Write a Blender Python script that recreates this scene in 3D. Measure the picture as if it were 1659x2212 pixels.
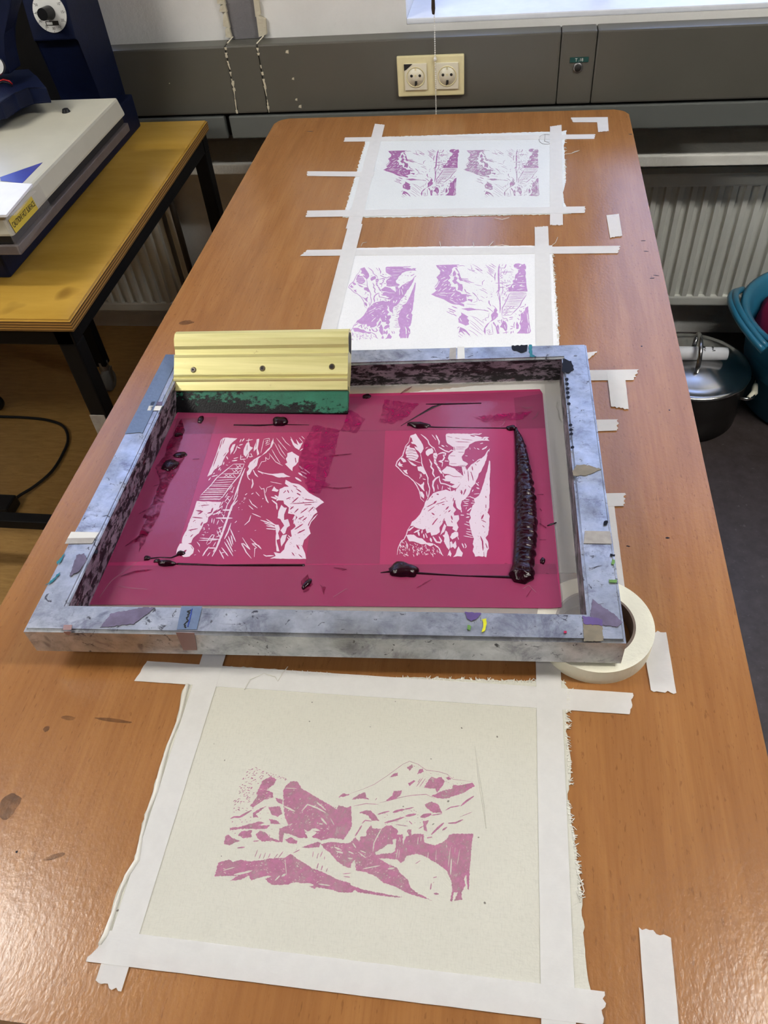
import bpy, bmesh, math, random
from mathutils import Vector, Matrix, noise
from mathutils.geometry import delaunay_2d_cdt

for o in list(bpy.data.objects):
    bpy.data.objects.remove(o)
C = bpy.context.scene
COL = C.collection
V = Vector
random.seed(7)

# ------------------------------------------------------------------ camera
# z = 0 is the top of the red table (0.75 m above the floor), y = 0 its far edge
W, H = 1659.0, 2212.0
F = 1680.654
YAW, PITCH, ROLL = 0.206893, 0.81348, -0.10665
CAM = V((0.148926, -1.874687, 0.680606))
_r = V((math.cos(YAW), math.sin(YAW), 0))
FWD = V((-math.sin(YAW) * math.cos(PITCH), math.cos(YAW) * math.cos(PITCH), -math.sin(PITCH)))
_u = _r.cross(FWD)
RT = math.cos(ROLL) * _r + math.sin(ROLL) * _u
UP = -math.sin(ROLL) * _r + math.cos(ROLL) * _u
cd = bpy.data.cameras.new('camera')
cam = bpy.data.objects.new('camera', cd)
COL.objects.link(cam)
cd.sensor_fit = 'VERTICAL'
cd.sensor_height = 36
cd.lens = F / H * 36
cd.clip_start = 0.01
m = Matrix((RT, UP, -FWD)).transposed().to_4x4()
m.translation = CAM
cam.matrix_world = m
C.camera = cam

# ------------------------------------------------------------------ world, lights, exposure
LAMP_E = 55.0
SKY_E = 3.9
C.view_settings.view_transform = 'Standard'
C.view_settings.look = 'None'
C.view_settings.gamma = 1
C.view_settings.use_curve_mapping = False
C.view_settings.exposure = 0.0
wd = bpy.data.worlds.new('world')
C.world = wd
wd.use_nodes = True
bg = wd.node_tree.nodes['Background']
wt = wd.node_tree
tcw = wt.nodes.new('ShaderNodeTexCoord')
nzw = wt.nodes.new('ShaderNodeTexNoise')
nzw.inputs['Scale'].default_value = 2.5
rpw = wt.nodes.new('ShaderNodeValToRGB')
rpw.color_ramp.elements[0].position = 0.35
rpw.color_ramp.elements[0].color = (0.24, 0.38, 0.85, 1)
rpw.color_ramp.elements[1].position = 0.65
rpw.color_ramp.elements[1].color = (0.54, 0.66, 1.0, 1)
wt.links.new(tcw.outputs['Generated'], nzw.inputs['Vector'])
wt.links.new(nzw.outputs['Fac'], rpw.inputs['Fac'])
wt.links.new(rpw.outputs['Color'], bg.inputs['Color'])
bg.inputs['Strength'].default_value = SKY_E


def ray(px, py):
    return FWD + RT * ((px - W / 2) / F) - UP * ((py - H / 2) / F)


def at(px, py, z=0.0):
    d = ray(px, py)
    return CAM + d * ((z - CAM.z) / d.z)


def at_y(px, py, y):
    d = ray(px, py)
    return CAM + d * ((y - CAM.y) / d.y)


def at_x(px, py, x):
    d = ray(px, py)
    return CAM + d * ((x - CAM.x) / d.x)


FS = -0.0388          # slope of the printing frame (its near edge is propped on the tape roll)


def frame_z(y):       # height of the frame's top face
    return 0.044 + FS * (y + 0.965)


def at_f(px, py, off=0.0):   # point on the frame's plane, shifted vertically by off
    d = ray(px, py)
    # z = .044 + FS*(y+.965) + off
    t = (0.044 + FS * (CAM.y + 0.965) + off - CAM.z) / (d.z - FS * d.y)
    return CAM + d * t


# ------------------------------------------------------------------ materials
class N:
    def __init__(s, name):
        s.m = bpy.data.materials.new(name)
        s.m.use_nodes = True
        s.t = s.m.node_tree
        s.b = s.t.nodes['Principled BSDF']
        s.out = s.t.nodes['Material Output']
        s.co = None

    def new(s, typ, **kw):
        n = s.t.nodes.new(typ)
        for k, v in kw.items():
            if k in n.inputs.keys():
                n.inputs[k].default_value = v
            else:
                setattr(n, k, v)
        return n

    def link(s, a, b):
        s.t.links.new(a, b)

    def coord(s, scale=(1, 1, 1), rot=(0, 0, 0)):
        if s.co is None:
            s.co = s.new('ShaderNodeTexCoord')
        mp = s.new('ShaderNodeMapping')
        mp.inputs['Scale'].default_value = scale
        mp.inputs['Rotation'].default_value = rot
        s.link(s.co.outputs['Object'], mp.inputs['Vector'])
        return mp.outputs['Vector']

    def noise(s, scale, detail=4, rough=0.6, sc=(1, 1, 1), dist=0.0, rot=(0, 0, 0)):
        n = s.new('ShaderNodeTexNoise', Scale=scale, Detail=detail, Roughness=rough, Distortion=dist)
        s.link(s.coord(sc, rot), n.inputs['Vector'])
        return n.outputs['Fac']

    def ramp(s, fac, stops, interp='LINEAR'):
        r = s.new('ShaderNodeValToRGB')
        r.color_ramp.interpolation = interp
        e = r.color_ramp.elements
        while len(e) < len(stops):
            e.new(0.5)
        for i, (p, c) in enumerate(stops):
            e[i].position = p
            e[i].color = (c, c, c, 1) if isinstance(c, (int, float)) else (*c, 1)
        s.link(fac, r.inputs['Fac'])
        return r.outputs['Color']

    def mix(s, fac, a, b, blend='MIX'):
        n = s.new('ShaderNodeMix', data_type='RGBA', blend_type=blend)
        for sock, v in ((n.inputs[0], fac), (n.inputs[6], a), (n.inputs[7], b)):
            if hasattr(v, 'is_linked'):
                s.link(v, sock)
            elif isinstance(v, (int, float)):
                sock.default_value = v
            else:
                sock.default_value = (*v, 1)
        return n.outputs[2]

    def set(s, **kw):
        for k, v in kw.items():
            k = k.replace('_', ' ')
            sock = s.b.inputs[k]
            if hasattr(v, 'is_linked'):
                s.link(v, sock)
            elif isinstance(v, tuple) and len(v) == 3 and sock.type == 'RGBA':
                sock.default_value = (*v, 1)
            else:
                sock.default_value = v
        return s

    def bump(s, fac, strength=0.2, dist=0.001):
        b = s.new('ShaderNodeBump', Strength=strength, Distance=dist)
        s.link(fac, b.inputs['Height'])
        s.link(b.outputs['Normal'], s.b.inputs['Normal'])
        return s

    def see_through(s, amount, tint=(1, 1, 1)):
        t = s.new('ShaderNodeBsdfTransparent')
        t.inputs['Color'].default_value = (*tint, 1)
        x = s.new('ShaderNodeMixShader')
        if hasattr(amount, 'is_linked'):
            s.link(amount, x.inputs[0])
        else:
            x.inputs[0].default_value = amount
        s.link(s.b.outputs[0], x.inputs[1])
        s.link(t.outputs[0], x.inputs[2])
        s.link(x.outputs[0], s.out.inputs['Surface'])
        return s


def srgb(r, g, b):
    def f(c):
        c /= 255
        return c / 12.92 if c <= 0.04045 else ((c + 0.055) / 1.055) ** 2.4
    return (f(r), f(g), f(b))


def plain(name, col, rough=0.5, metal=0.0, var=0.12, scale=30, bump=0.0, bscale=200, coat=0.0, spec=0.5):
    n = N(name)
    f = n.noise(scale, 4)
    lo = tuple(c * (1 - var) for c in col)
    hi = tuple(min(1, c * (1 + var)) for c in col)
    n.set(Base_Color=n.ramp(f, [(0.3, lo), (0.7, hi)]), Roughness=rough, Metallic=metal, Specular_IOR_Level=spec)
    if coat:
        n.set(Coat_Weight=coat, Coat_Roughness=0.08)
    if bump:
        n.bump(n.noise(bscale, 3), bump)
    return n.m


def make_beech():
    n = N('beech_laminate')
    broad = n.noise(7, 5, 0.55, sc=(5.0, 0.45, 1), dist=0.5)
    base = n.ramp(broad, [(0.25, srgb(146, 97, 53)), (0.5, srgb(156, 106, 58)), (0.75, srgb(167, 117, 68))])
    fine = n.noise(1, 3, 0.6, sc=(330, 14, 1))
    base = n.mix(n.ramp(fine, [(0.4, 0.0), (0.7, 0.35)]), base, srgb(130, 83, 44))
    fleck = n.noise(1, 2, 0.5, sc=(420, 100, 1))
    base = n.mix(n.ramp(fleck, [(0.64, 0.0), (0.72, 0.38)]), base, srgb(100, 60, 31))
    cath = n.noise(5, 2, 0.4, sc=(1.6, 0.28, 1), dist=2.2)
    base = n.mix(n.ramp(cath, [(0.44, 0.0), (0.5, 0.16), (0.56, 0.0)]), base, srgb(134, 82, 44))
    spots = n.noise(26, 2, 0.4)
    base = n.mix(n.ramp(spots, [(0.83, 0.0), (0.85, 0.6)]), base, (0.02, 0.012, 0.01))
    n.set(Base_Color=base, Roughness=0.235)
    n.set(Specular_IOR_Level=0.5)
    n.bump(n.noise(260, 3, 0.55, sc=(1, 0.6, 1)), 0.26, 0.0008)
    return n.m


def make_maple():
    n = N('amber_varnished_board')
    f = n.noise(4, 5, 0.6, sc=(1, 3.5, 1))
    base = n.ramp(f, [(0.3, srgb(176, 136, 52)), (0.7, srgb(198, 158, 70))])
    st = n.noise(9, 2, 0.4)
    base = n.mix(n.ramp(st, [(0.70, 0.0), (0.76, 0.55)]), base, srgb(96, 62, 26))
    n.set(Base_Color=base, Roughness=0.2, Coat_Weight=0.4, Coat_Roughness=0.12)
    return n.m


def make_ply():
    n = N('plywood_edge')
    w = n.new('ShaderNodeTexWave', wave_type='BANDS', bands_direction='Z', Scale=62.0, Distortion=0.6)
    n.link(n.coord((1, 1, 1)), w.inputs['Vector'])
    n.set(Base_Color=n.ramp(w.outputs['Fac'], [(0.3, srgb(86, 58, 26)), (0.6, srgb(176, 132, 66))]), Roughness=0.45)
    return n.m


def make_metal():
    n = N('stained_aluminium')
    base = n.ramp(n.noise(28, 6, 0.7), [(0.3, srgb(142, 144, 150)), (0.5, srgb(178, 181, 186)), (0.72, srgb(206, 208, 212))])
    stain = n.ramp(n.noise(22, 8, 0.75, dist=0.6), [(0.52, 0.0), (0.64, 0.55)])
    base = n.mix(stain, base, srgb(86, 80, 100))
    dark = n.ramp(n.noise(60, 6, 0.7, dist=1.4), [(0.61, 0.0), (0.66, 0.9)])
    base = n.mix(dark, base, srgb(34, 32, 46))
    scr = n.ramp(n.noise(1, 2, 0.5, sc=(30, 700, 30), rot=(0, 0, 0.5)), [(0.68, 0.0), (0.74, 0.5)])
    base = n.mix(scr, base, srgb(70, 70, 78))
    olive = n.ramp(n.noise(11, 3, 0.5), [(0.62, 0.0), (0.72, 0.35)])
    base = n.mix(olive, base, srgb(110, 104, 88))
    n.set(Base_Color=base, Metallic=n.ramp(n.noise(60, 6, 0.7, dist=1.4), [(0.55, 0.9), (0.68, 0.25)]),
          Roughness=n.ramp(n.noise(50, 5), [(0.3, 0.3), (0.7, 0.48)]))
    n.bump(n.noise(90, 5, 0.6), 0.15, 0.0008)
    return n.m


def make_inked():
    n = N('ink_stained_inner_metal')
    base = n.ramp(n.noise(30, 4), [(0.3, srgb(112, 100, 112)), (0.7, srgb(158, 142, 156))])
    blk = n.ramp(n.noise(85, 7, 0.75, sc=(0.5, 0.5, 1.3), dist=0.25), [(0.46, 0.0), (0.53, 1.0)])
    base = n.mix(blk, base, (0.012, 0.009, 0.012))
    red = n.ramp(n.noise(24, 5, 0.6, sc=(0.5, 0.5, 3)), [(0.62, 0.0), (0.65, 0.85)])
    base = n.mix(red, base, srgb(96, 16, 40))
    n.set(Base_Color=base, Roughness=0.4, Metallic=0.2)
    n.bump(n.noise(120, 4), 0.3, 0.001)
    return n.m


def make_cloth(name, col, specks=False, wrinkle=0.35):
    n = N(name)
    weave = n.noise(1, 2, 0.5, sc=(900, 160, 1))
    weave2 = n.noise(1, 2, 0.5, sc=(160, 900, 1))
    lo = tuple(c * 0.86 for c in col)
    base = n.ramp(n.noise(9, 4), [(0.3, tuple(c * 0.95 for c in col)), (0.7, col)])
    base = n.mix(n.ramp(weave, [(0.5, 0.0), (0.75, 0.6)]), base, lo)
    base = n.mix(n.ramp(weave2, [(0.5, 0.0), (0.75, 0.5)]), base, lo)
    if specks:
        sp = n.noise(150, 1, 0.3)
        base = n.mix(n.ramp(sp, [(0.79, 0.0), (0.81, 0.75)]), base, srgb(60, 45, 40))
    n.set(Base_Color=base, Roughness=0.9, Specular_IOR_Level=0.1)
    wr = n.noise(26, 5, 0.65, dist=0.7)
    n.bump(wr, wrinkle, 0.004)
    return n.m


def make_tape():
    n = N('masking_tape')
    base = n.ramp(n.noise(60, 5, 0.7), [(0.3, (0.93, 0.92, 0.90)), (0.7, (0.98, 0.97, 0.95))])
    bmp = n.new('ShaderNodeBump', Strength=0.2, Distance=0.0004)
    n.link(n.noise(1, 3, 0.6, sc=(120, 500, 1)), bmp.inputs['Height'])
    d = n.new('ShaderNodeBsdfDiffuse')
    t = n.new('ShaderNodeBsdfTranslucent')
    for q in (d, t):
        n.link(base, q.inputs['Color'])
        n.link(bmp.outputs['Normal'], q.inputs['Normal'])
    x = n.new('ShaderNodeMixShader')
    n.link(n.ramp(n.noise(70, 5, 0.7), [(0.3, 0.40), (0.7, 0.50)]), x.inputs[0])
    n.link(d.outputs[0], x.inputs[1])
    n.link(t.outputs[0], x.inputs[2])
    n.link(x.outputs[0], n.out.inputs['Surface'])
    return n.m


def make_print(name, col, mottle, alpha=0.06):
    n = N(name)
    n.set(Base_Color=n.ramp(n.noise(140, 3), [(0.3, tuple(c * 0.88 for c in col)), (0.7, col)]), Roughness=0.85,
          Specular_IOR_Level=0.1)
    f = n.noise(420, 4, 0.7)
    g = n.noise(90, 4, 0.6)
    s = n.new('ShaderNodeMath', operation='ADD')
    n.link(f, s.inputs[0])
    n.link(g, s.inputs[1])
    h = n.new('ShaderNodeMath', operation='MULTIPLY')
    n.link(s.outputs[0], h.inputs[0])
    h.inputs[1].default_value = 0.5
    n.see_through(n.ramp(h.outputs[0], [(0.42, alpha), (0.62, mottle)]))
    return n.m


def make_emulsion():
    n = N('magenta_photo_emulsion')
    f = n.noise(6, 3, 0.5)
    base = n.ramp(f, [(0.3, srgb(172, 56, 102)), (0.7, srgb(186, 62, 110))])
    n.set(Base_Color=base, Roughness=0.16, Specular_IOR_Level=0.5)
    n.bump(n.noise(9, 3, 0.5), 0.12, 0.002)
    n.see_through(0.3, (0.95, 0.4, 0.6))
    return n.m


def make_film(name, col, amount, rough=0.08, bump=0.25):
    n = N(name)
    n.set(Base_Color=col, Roughness=rough, Specular_IOR_Level=0.5)
    n.bump(n.noise(30, 4, 0.6, sc=(1, 1, 1)), bump, 0.002)
    n.see_through(amount)
    return n.m


def make_wet_ink():
    n = N('wet_maroon_ink')
    n.set(Base_Color=n.ramp(n.noise(60, 3), [(0.3, (0.008, 0.0004, 0.002)), (0.7, (0.022, 0.0008, 0.006))]), Roughness=0.08,
          Specular_IOR_Level=0.3)
    n.bump(n.noise(420, 3, 0.6), 0.45, 0.0008)
    return n.m


def make_smear(name, col, lo, hi):
    n = N(name)
    n.set(Base_Color=col, Roughness=0.4, Specular_IOR_Level=0.06)
    n.see_through(n.ramp(n.noise(75, 6, 0.7, dist=0.8), [(0.35, lo), (0.62, hi)]))
    return n.m


def make_floor(name, a, b, c, rough, sc):
    n = N(name)
    base = n.ramp(n.noise(1, 6, 0.65, sc=sc), [(0.3, a), (0.7, b)])
    base = n.mix(n.ramp(n.noise(1, 4, 0.7, sc=(sc[0] * 2.2, sc[1] * 2, 1)), [(0.62, 0.0), (0.7, 0.6)]), base, c)
    n.set(Base_Color=base, Roughness=rough)
    n.bump(n.noise(200, 3), 0.08)
    return n.m


def make_blade():
    n = N('green_rubber_blade')
    g = n.ramp(n.noise(24, 4), [(0.3, srgb(14, 88, 66)), (0.7, srgb(28, 116, 88))])
    # wet ink clinging to the lower and left part of the blade
    tc = n.new('ShaderNodeTexCoord')
    sx = n.new('ShaderNodeSeparateXYZ')
    n.link(tc.outputs['Generated'], sx.inputs[0])
    a = n.new('ShaderNodeMath', operation='MULTIPLY_ADD')
    n.link(sx.outputs[2], a.inputs[0])
    a.inputs[1].default_value = -0.55
    a.inputs[2].default_value = 0.62
    b_ = n.new('ShaderNodeMath', operation='MULTIPLY_ADD')
    n.link(sx.outputs[0], b_.inputs[0])
    b_.inputs[1].default_value = -0.22
    n.link(a.outputs[0], b_.inputs[2])
    c_ = n.new('ShaderNodeMath', operation='ADD')
    n.link(b_.outputs[0], c_.inputs[0])
    n.link(n.noise(70, 6, 0.75, sc=(1, 1, 2)), c_.inputs[1])
    ink = n.ramp(c_.outputs[0], [(0.66, 0.0), (0.74, 1.0)])
    n.set(Base_Color=n.mix(ink, g, (0.005, 0.005, 0.006)), Roughness=n.ramp(ink, [(0, 0.4), (1, 0.16)]), Specular_IOR_Level=n.ramp(ink, [(0, 0.4), (1, 0.18)]))
    n.bump(n.noise(420, 4, 0.7), 0.6, 0.001)
    return n.m


def make_gold():
    n = N('gold_anodised_aluminium')
    base = n.ramp(n.noise(1, 4, 0.6, sc=(6, 160, 160)), [(0.3, srgb(214, 206, 136)), (0.7, srgb(238, 230, 168))])
    base = n.mix(n.ramp(n.noise(24, 6, 0.75), [(0.64, 0.0), (0.7, 0.55)]), base, srgb(126, 84, 66))
    n.set(Base_Color=base, Metallic=0.3, Roughness=n.ramp(n.noise(1, 3, 0.6, sc=(10, 300, 300)), [(0.3, 0.32), (0.7, 0.45)]))
    return n.m


def make_plaster(name, col, bump=0.5, scale=60):
    n = N(name)
    n.set(Base_Color=n.ramp(n.noise(7, 5), [(0.3, tuple(c * 0.9 for c in col)), (0.7, col)]), Roughness=0.85)
    n.bump(n.noise(scale, 5, 0.65), bump, 0.004)
    return n.m


def emis(name, col, e):
    n = N(name)
    n.set(Base_Color=(0.8, 0.8, 0.8), Emission_Color=col, Emission_Strength=e)
    return n.m


M = {}
M['beech'] = make_beech()
M['beech_edge'] = plain('beech_edge_band', srgb(176, 112, 70), 0.3)
M['maple'] = make_maple()
M['ply'] = make_ply()
M['metal'] = make_metal()
M['inked'] = make_inked()
M['calico'] = make_cloth('natural_calico', srgb(212, 210, 197), True, 0.4)
M['cotton'] = make_cloth('white_cotton', srgb(240, 240, 238), False, 0.25)
M['cotton_far'] = make_cloth('dimmed_white_cotton', srgb(226, 229, 227), False, 0.3)  # same white cotton, darkened for the weaker lamp light on the far cloth
M['thread'] = plain('loose_thread', srgb(232, 229, 218), 0.9)
M['tape'] = make_tape()
M['print_dusty'] = make_print('dusty_pink_ink', srgb(192, 122, 156), 0.55, 0.14)
M['print_lilac'] = make_print('lilac_ink', srgb(200, 158, 208), 0.12, 0.02)
M['print_mauve'] = make_print('mauve_ink', srgb(172, 112, 164), 0.3, 0.05)
M['print_faint'] = make_print('faded_mauve_ink', srgb(186, 134, 178), 0.85, 0.25)
M['emulsion'] = make_emulsion()
M['film'] = make_film('clear_packing_tape', srgb(150, 78, 112), 0.85)
M['film_clear'] = make_film('clear_sealing_tape', srgb(205, 200, 195), 0.93)
M['mesh'] = make_film('polyester_screen_mesh', srgb(226, 220, 212), 0.76, 0.35, 0.05)
M['stencil'] = make_film('open_stencil_mesh', srgb(236, 216, 228), 0.14, 0.5, 0.05)
M['wet_ink'] = make_wet_ink()
M['smear'] = make_smear('dragged_magenta_ink', srgb(150, 14, 80), 0.15, 0.95)
M['smear_dark'] = make_smear('thin_dark_ink', srgb(104, 4, 44), 0.0, 0.9)
M['blade'] = make_blade()
M['gold'] = make_gold()
M['steel'] = plain('polished_steel', srgb(190, 190, 190), 0.2, 1.0, 0.05)
M['steel_dark'] = plain('dark_anodised_pot', srgb(52, 48, 46), 0.35, 0.6)
M['screw'] = plain('screw_steel', srgb(120, 112, 108), 0.25, 1.0)
M['roll'] = plain('cream_crepe_tape', srgb(246, 242, 220), 0.7, 0, 0.06, 20, 0.3, 300)
M['roll_core'] = plain('cardboard_core', srgb(120, 104, 92), 0.8)
M['black_steel'] = plain('black_painted_steel', (0.005, 0.005, 0.0055), 0.5, spec=0.12)
M['black'] = plain('black_plastic', (0.008, 0.008, 0.009), 0.4, spec=0.25)
M['grey_rubber'] = plain('grey_caster_rubber', srgb(112, 112, 110), 0.6)
M['zinc'] = plain('zinc_fork', srgb(150, 150, 150), 0.35, 0.9)
M['blue_paint'] = plain('navy_hammered_paint', srgb(8, 17, 44), 0.5, 0, 0.15, 60, 0.35, 350, spec=0.2)
M['cream_paint'] = plain('cream_enamel', srgb(192, 189, 172), 0.35, 0, 0.05, 12)
M['plate'] = plain('grey_cast_plate', srgb(116, 108, 106), 0.4, 0.5)
M['white'] = plain('white_paper', srgb(238, 240, 244), 0.7, 0, 0.03)
M['white_glossy'] = plain('white_dial_face', srgb(222, 222, 218), 0.3, 0, 0.03)
M['yellow'] = plain('yellow_warning_label', srgb(206, 182, 62), 0.4, 0, 0.06)
M['label_ink'] = plain('black_lettering', (0.02, 0.018, 0.015), 0.6)
M['label_white'] = plain('white_lettering', (0.8, 0.82, 0.8), 0.6)
M['blue_sticker'] = plain('royal_blue_sticker', srgb(34, 42, 140), 0.3)
M['red_wire'] = plain('red_wire', srgb(190, 30, 34), 0.4)
M['trunk'] = plain('grey_cable_duct', srgb(86, 84, 77), 0.42, 0, 0.05, 6, 0.05, 300)
M['trunk_dark'] = plain('grey_lower_duct', srgb(92, 95, 92), 0.5, 0, 0.06, 6)
M['gap'] = plain('dark_gap', (0.008, 0.008, 0.008), 0.9)
M['ivory'] = plain('ivory_socket_frame', srgb(222, 212, 166), 0.35, 0, 0.04)
M['ivory_light'] = plain('ivory_socket_insert', srgb(222, 216, 194), 0.35, 0, 0.03)
M['hole'] = plain('dark_hole', (0.01, 0.009, 0.008), 0.7)
M['green_label'] = plain('dark_green_label', srgb(14, 70, 66), 0.4)
M['plaster'] = make_plaster('white_plaster', srgb(228, 227, 224))
M['plaster_ledge'] = make_plaster('rough_white_ledge', srgb(226, 225, 218), 0.9, 40)
M['plaster_grey'] = make_plaster('bare_grey_render', srgb(112, 110, 112), 0.9, 50)
M['sill'] = plain('white_sill_paint', srgb(228, 232, 240), 0.35, 0, 0.04)
M['plaster_flake'] = make_plaster('torn_cream_filler', srgb(206, 198, 176), 0.9, 90)
M['radiator'] = plain('white_radiator_enamel', srgb(214, 215, 208), 0.4, 0, 0.04)
M['cork'] = make_floor('tan_streaked_linoleum', srgb(138, 104, 54), srgb(166, 130, 76), srgb(88, 62, 30), 0.45, (18, 90, 1))
M['dark_lino'] = make_floor('dark_linoleum', srgb(56, 48, 46), srgb(76, 68, 68), srgb(108, 102, 102), 0.4, (30, 30, 1))
M['ceiling'] = make_plaster('ceiling_paint', srgb(150, 150, 148), 0.1)
M['wall_far'] = make_plaster('room_wall_paint', srgb(120, 118, 114), 0.1)
M['lamp_case'] = plain('white_lamp_housing', srgb(230, 230, 228), 0.4)
M['lamp'] = emis('fluorescent_diffuser', (1.0, 0.965, 0.90), LAMP_E)
M['tub'] = plain('blue_tub_plastic', srgb(44, 118, 150), 0.3, 0, 0.06)
M['pink_cloth'] = plain('crimson_fabric', srgb(150, 14, 62), 0.8)
M['window_frame'] = plain('dark_window_frame', srgb(38, 30, 30), 0.4)
M['blind'] = plain('grey_blind_fabric', srgb(126, 122, 114), 0.8)
M['window_white'] = plain('white_window_frame', srgb(224, 226, 230), 0.4)
M['bead'] = plain('white_chain_bead', srgb(228, 226, 220), 0.4)
M['cleat'] = plain('dark_brass_weight', srgb(70, 58, 44), 0.4, 0.5)
M['grey_tape'] = plain('grey_cloth_tape', srgb(96, 112, 140), 0.35, 0.0, 0.1, 150, 0.5, 160)
M['old_tape'] = plain('dirty_old_tape', srgb(160, 154, 146), 0.5, 0, 0.2, 60)
M['white_tape'] = plain('white_tape', srgb(222, 220, 212), 0.5, 0, 0.05)
M['teal'] = plain('teal_ink', srgb(20, 112, 124), 0.4)
M['violet'] = plain('violet_ink', srgb(92, 72, 128), 0.4, 0, 0.2)
M['ink_black'] = plain('black_ink', (0.008, 0.008, 0.012), 0.4, spec=0.1)
M['lime'] = plain('lime_ink', srgb(206, 206, 30), 0.4)
M['moss'] = plain('moss_ink', srgb(96, 136, 62), 0.5)
M['brown_tape'] = plain('brown_peeled_tape', srgb(122, 112, 92), 0.5, 0, 0.2, 80)
M['pink_patch'] = plain('pinkish_tape', srgb(150, 118, 116), 0.5)
M['purple_tape'] = plain('purple_stained_tape', srgb(98, 88, 112), 0.5, 0, 0.3, 90)
M['marker_blue'] = plain('blue_marker', srgb(40, 70, 170), 0.5)
M['brown_pipe'] = plain('brown_painted_pipe', srgb(48, 40, 32), 0.5)
M['pencil'] = plain('pencil_mark', srgb(130, 126, 124), 0.9)
g = N('window_glass')
g.set(Base_Color=(1, 1, 1), Roughness=0.02, Specular_IOR_Level=0.5)
g.see_through(0.94)
M['glass'] = g.m
g = N('streaky_stain')
g.set(Base_Color=srgb(90, 60, 40), Roughness=0.4)
g.see_through(g.ramp(g.noise(60, 4), [(0.35, 0.62), (0.65, 0.92)]))
M['stain'] = g.m


# ------------------------------------------------------------------ mesh helpers
def bm_new():
    return bmesh.new()


def box(bm, lo, hi, bev=0.0, mi=0):
    r = bmesh.ops.create_cube(bm, size=1)
    vs = r['verts']
    for v in vs:
        v.co = V([lo[i] + (hi[i] - lo[i]) * (v.co[i] + 0.5) for i in range(3)])
    fs = set(f for v in vs for f in v.link_faces)
    for f in fs:
        f.material_index = mi
    if bev:
        es = list(set(e for v in vs for e in v.link_edges))
        r = bmesh.ops.bevel(bm, geom=es, offset=bev, segments=2, affect='EDGES', profile=0.6)
        for f in r['faces']:
            f.material_index = mi
    return vs


def hexa(bm, bot, top, bev=0.0, mi=0):
    """solid between two 4-point loops"""
    b = [bm.verts.new(p) for p in bot]
    t = [bm.verts.new(p) for p in top]
    n = len(b)
    fs = [bm.faces.new(list(reversed(b))), bm.faces.new(t)]
    for i in range(n):
        fs.append(bm.faces.new((b[i], b[(i + 1) % n], t[(i + 1) % n], t[i])))
    for f in fs:
        f.material_index = mi
    if bev:
        es = list(set(e for f in fs for e in f.edges))
        bmesh.ops.bevel(bm, geom=es, offset=bev, segments=2, affect='EDGES', profile=0.6)
    return fs


def prism(bm, pts, vec, mi=0, bev=0):
    return hexa(bm, pts, [V(p) + V(vec) for p in pts], bev, mi)


def frame_axes(d):
    d = V(d).normalized()
    a = V((0, 0, 1)) if abs(d.z) < 0.9 else V((1, 0, 0))
    u = d.cross(a).normalized()
    return u, d.cross(u).normalized()


def tube(bm, pts, rad, seg=10, mi=0, caps=True, flat=1.0):
    pts = [V(p) for p in pts]
    rads = rad if isinstance(rad, (list, tuple)) else [rad] * len(pts)
    rings = []
    pu = None
    for i, p in enumerate(pts):
        d = (pts[min(i + 1, len(pts) - 1)] - pts[max(i - 1, 0)])
        if d.length < 1e-9:
            d = V((0, 0, 1))
        if pu is None:
            u, w = frame_axes(d)
        else:
            d.normalize()
            u = (pu - d * pu.dot(d)).normalized()
            w = d.cross(u)
        pu = u
        rings.append([bm.verts.new(p + (u * math.cos(2 * math.pi * k / seg) + w * math.sin(2 * math.pi * k / seg) * flat) * rads[i]) for k in range(seg)])
    for a, b in zip(rings, rings[1:]):
        for k in range(seg):
            f = bm.faces.new((a[k], a[(k + 1) % seg], b[(k + 1) % seg], b[k]))
            f.material_index = mi
            f.smooth = True
    if caps:
        for rr in (rings[0], rings[-1]):
            f = bm.faces.new(rr)
            f.material_index = mi
    return rings


def lathe(bm, prof, centre, seg=48, mi=0, axis='z', sx=1.0, sy=1.0, smooth=True):
    c = V(centre)
    rings = []
    for r, z in prof:
        if r < 1e-6:
            loc = [(0, 0, z)]
        else:
            loc = [(r * sx * math.cos(2 * math.pi * k / seg), r * sy * math.sin(2 * math.pi * k / seg), z) for k in range(seg)]
        if axis == 'y':
            loc = [(x, z_, y) for x, y, z_ in loc]
        if axis == 'x':
            loc = [(z_, x, y) for x, y, z_ in loc]
        rings.append([bm.verts.new(c + V(l)) for l in loc])
    for a, b in zip(rings, rings[1:]):
        for k in range(seg):
            k2 = (k + 1) % seg
            if len(a) == 1 and len(b) == 1:
                continue
            if len(a) == 1:
                f = bm.faces.new((a[0], b[k2], b[k]))
            elif len(b) == 1:
                f = bm.faces.new((a[k], a[k2], b[0]))
            else:
                f = bm.faces.new((a[k], a[k2], b[k2], b[k]))
            f.smooth = smooth
            f.material_index = mi
    return rings


def finish(name, bm, mats, parent=None, origin=None):
    bmesh.ops.recalc_face_normals(bm, faces=bm.faces)
    me = bpy.data.meshes.new(name)
    if parent is not None:
        org = V((0, 0, 0))
        q = parent
        while q is not None:
            org += q.location
            q = q.parent
        loc = V((0, 0, 0))
    else:
        cs = [v.co for v in bm.verts]
        lo = V([min(c[i] for c in cs) for i in range(3)])
        hi = V([max(c[i] for c in cs) for i in range(3)])
        org = V(origin) if origin is not None else V(((lo.x + hi.x) / 2, (lo.y + hi.y) / 2, lo.z))
        loc = org
    for v in bm.verts:
        v.co -= org
    bm.to_mesh(me)
    bm.free()
    for mt in (mats if isinstance(mats, (list, tuple)) else [mats]):
        me.materials.append(M[mt])
    o = bpy.data.objects.new(name, me)
    COL.objects.link(o)
    o.location = loc
    if parent is not None:
        o.parent = parent
    return o


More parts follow.
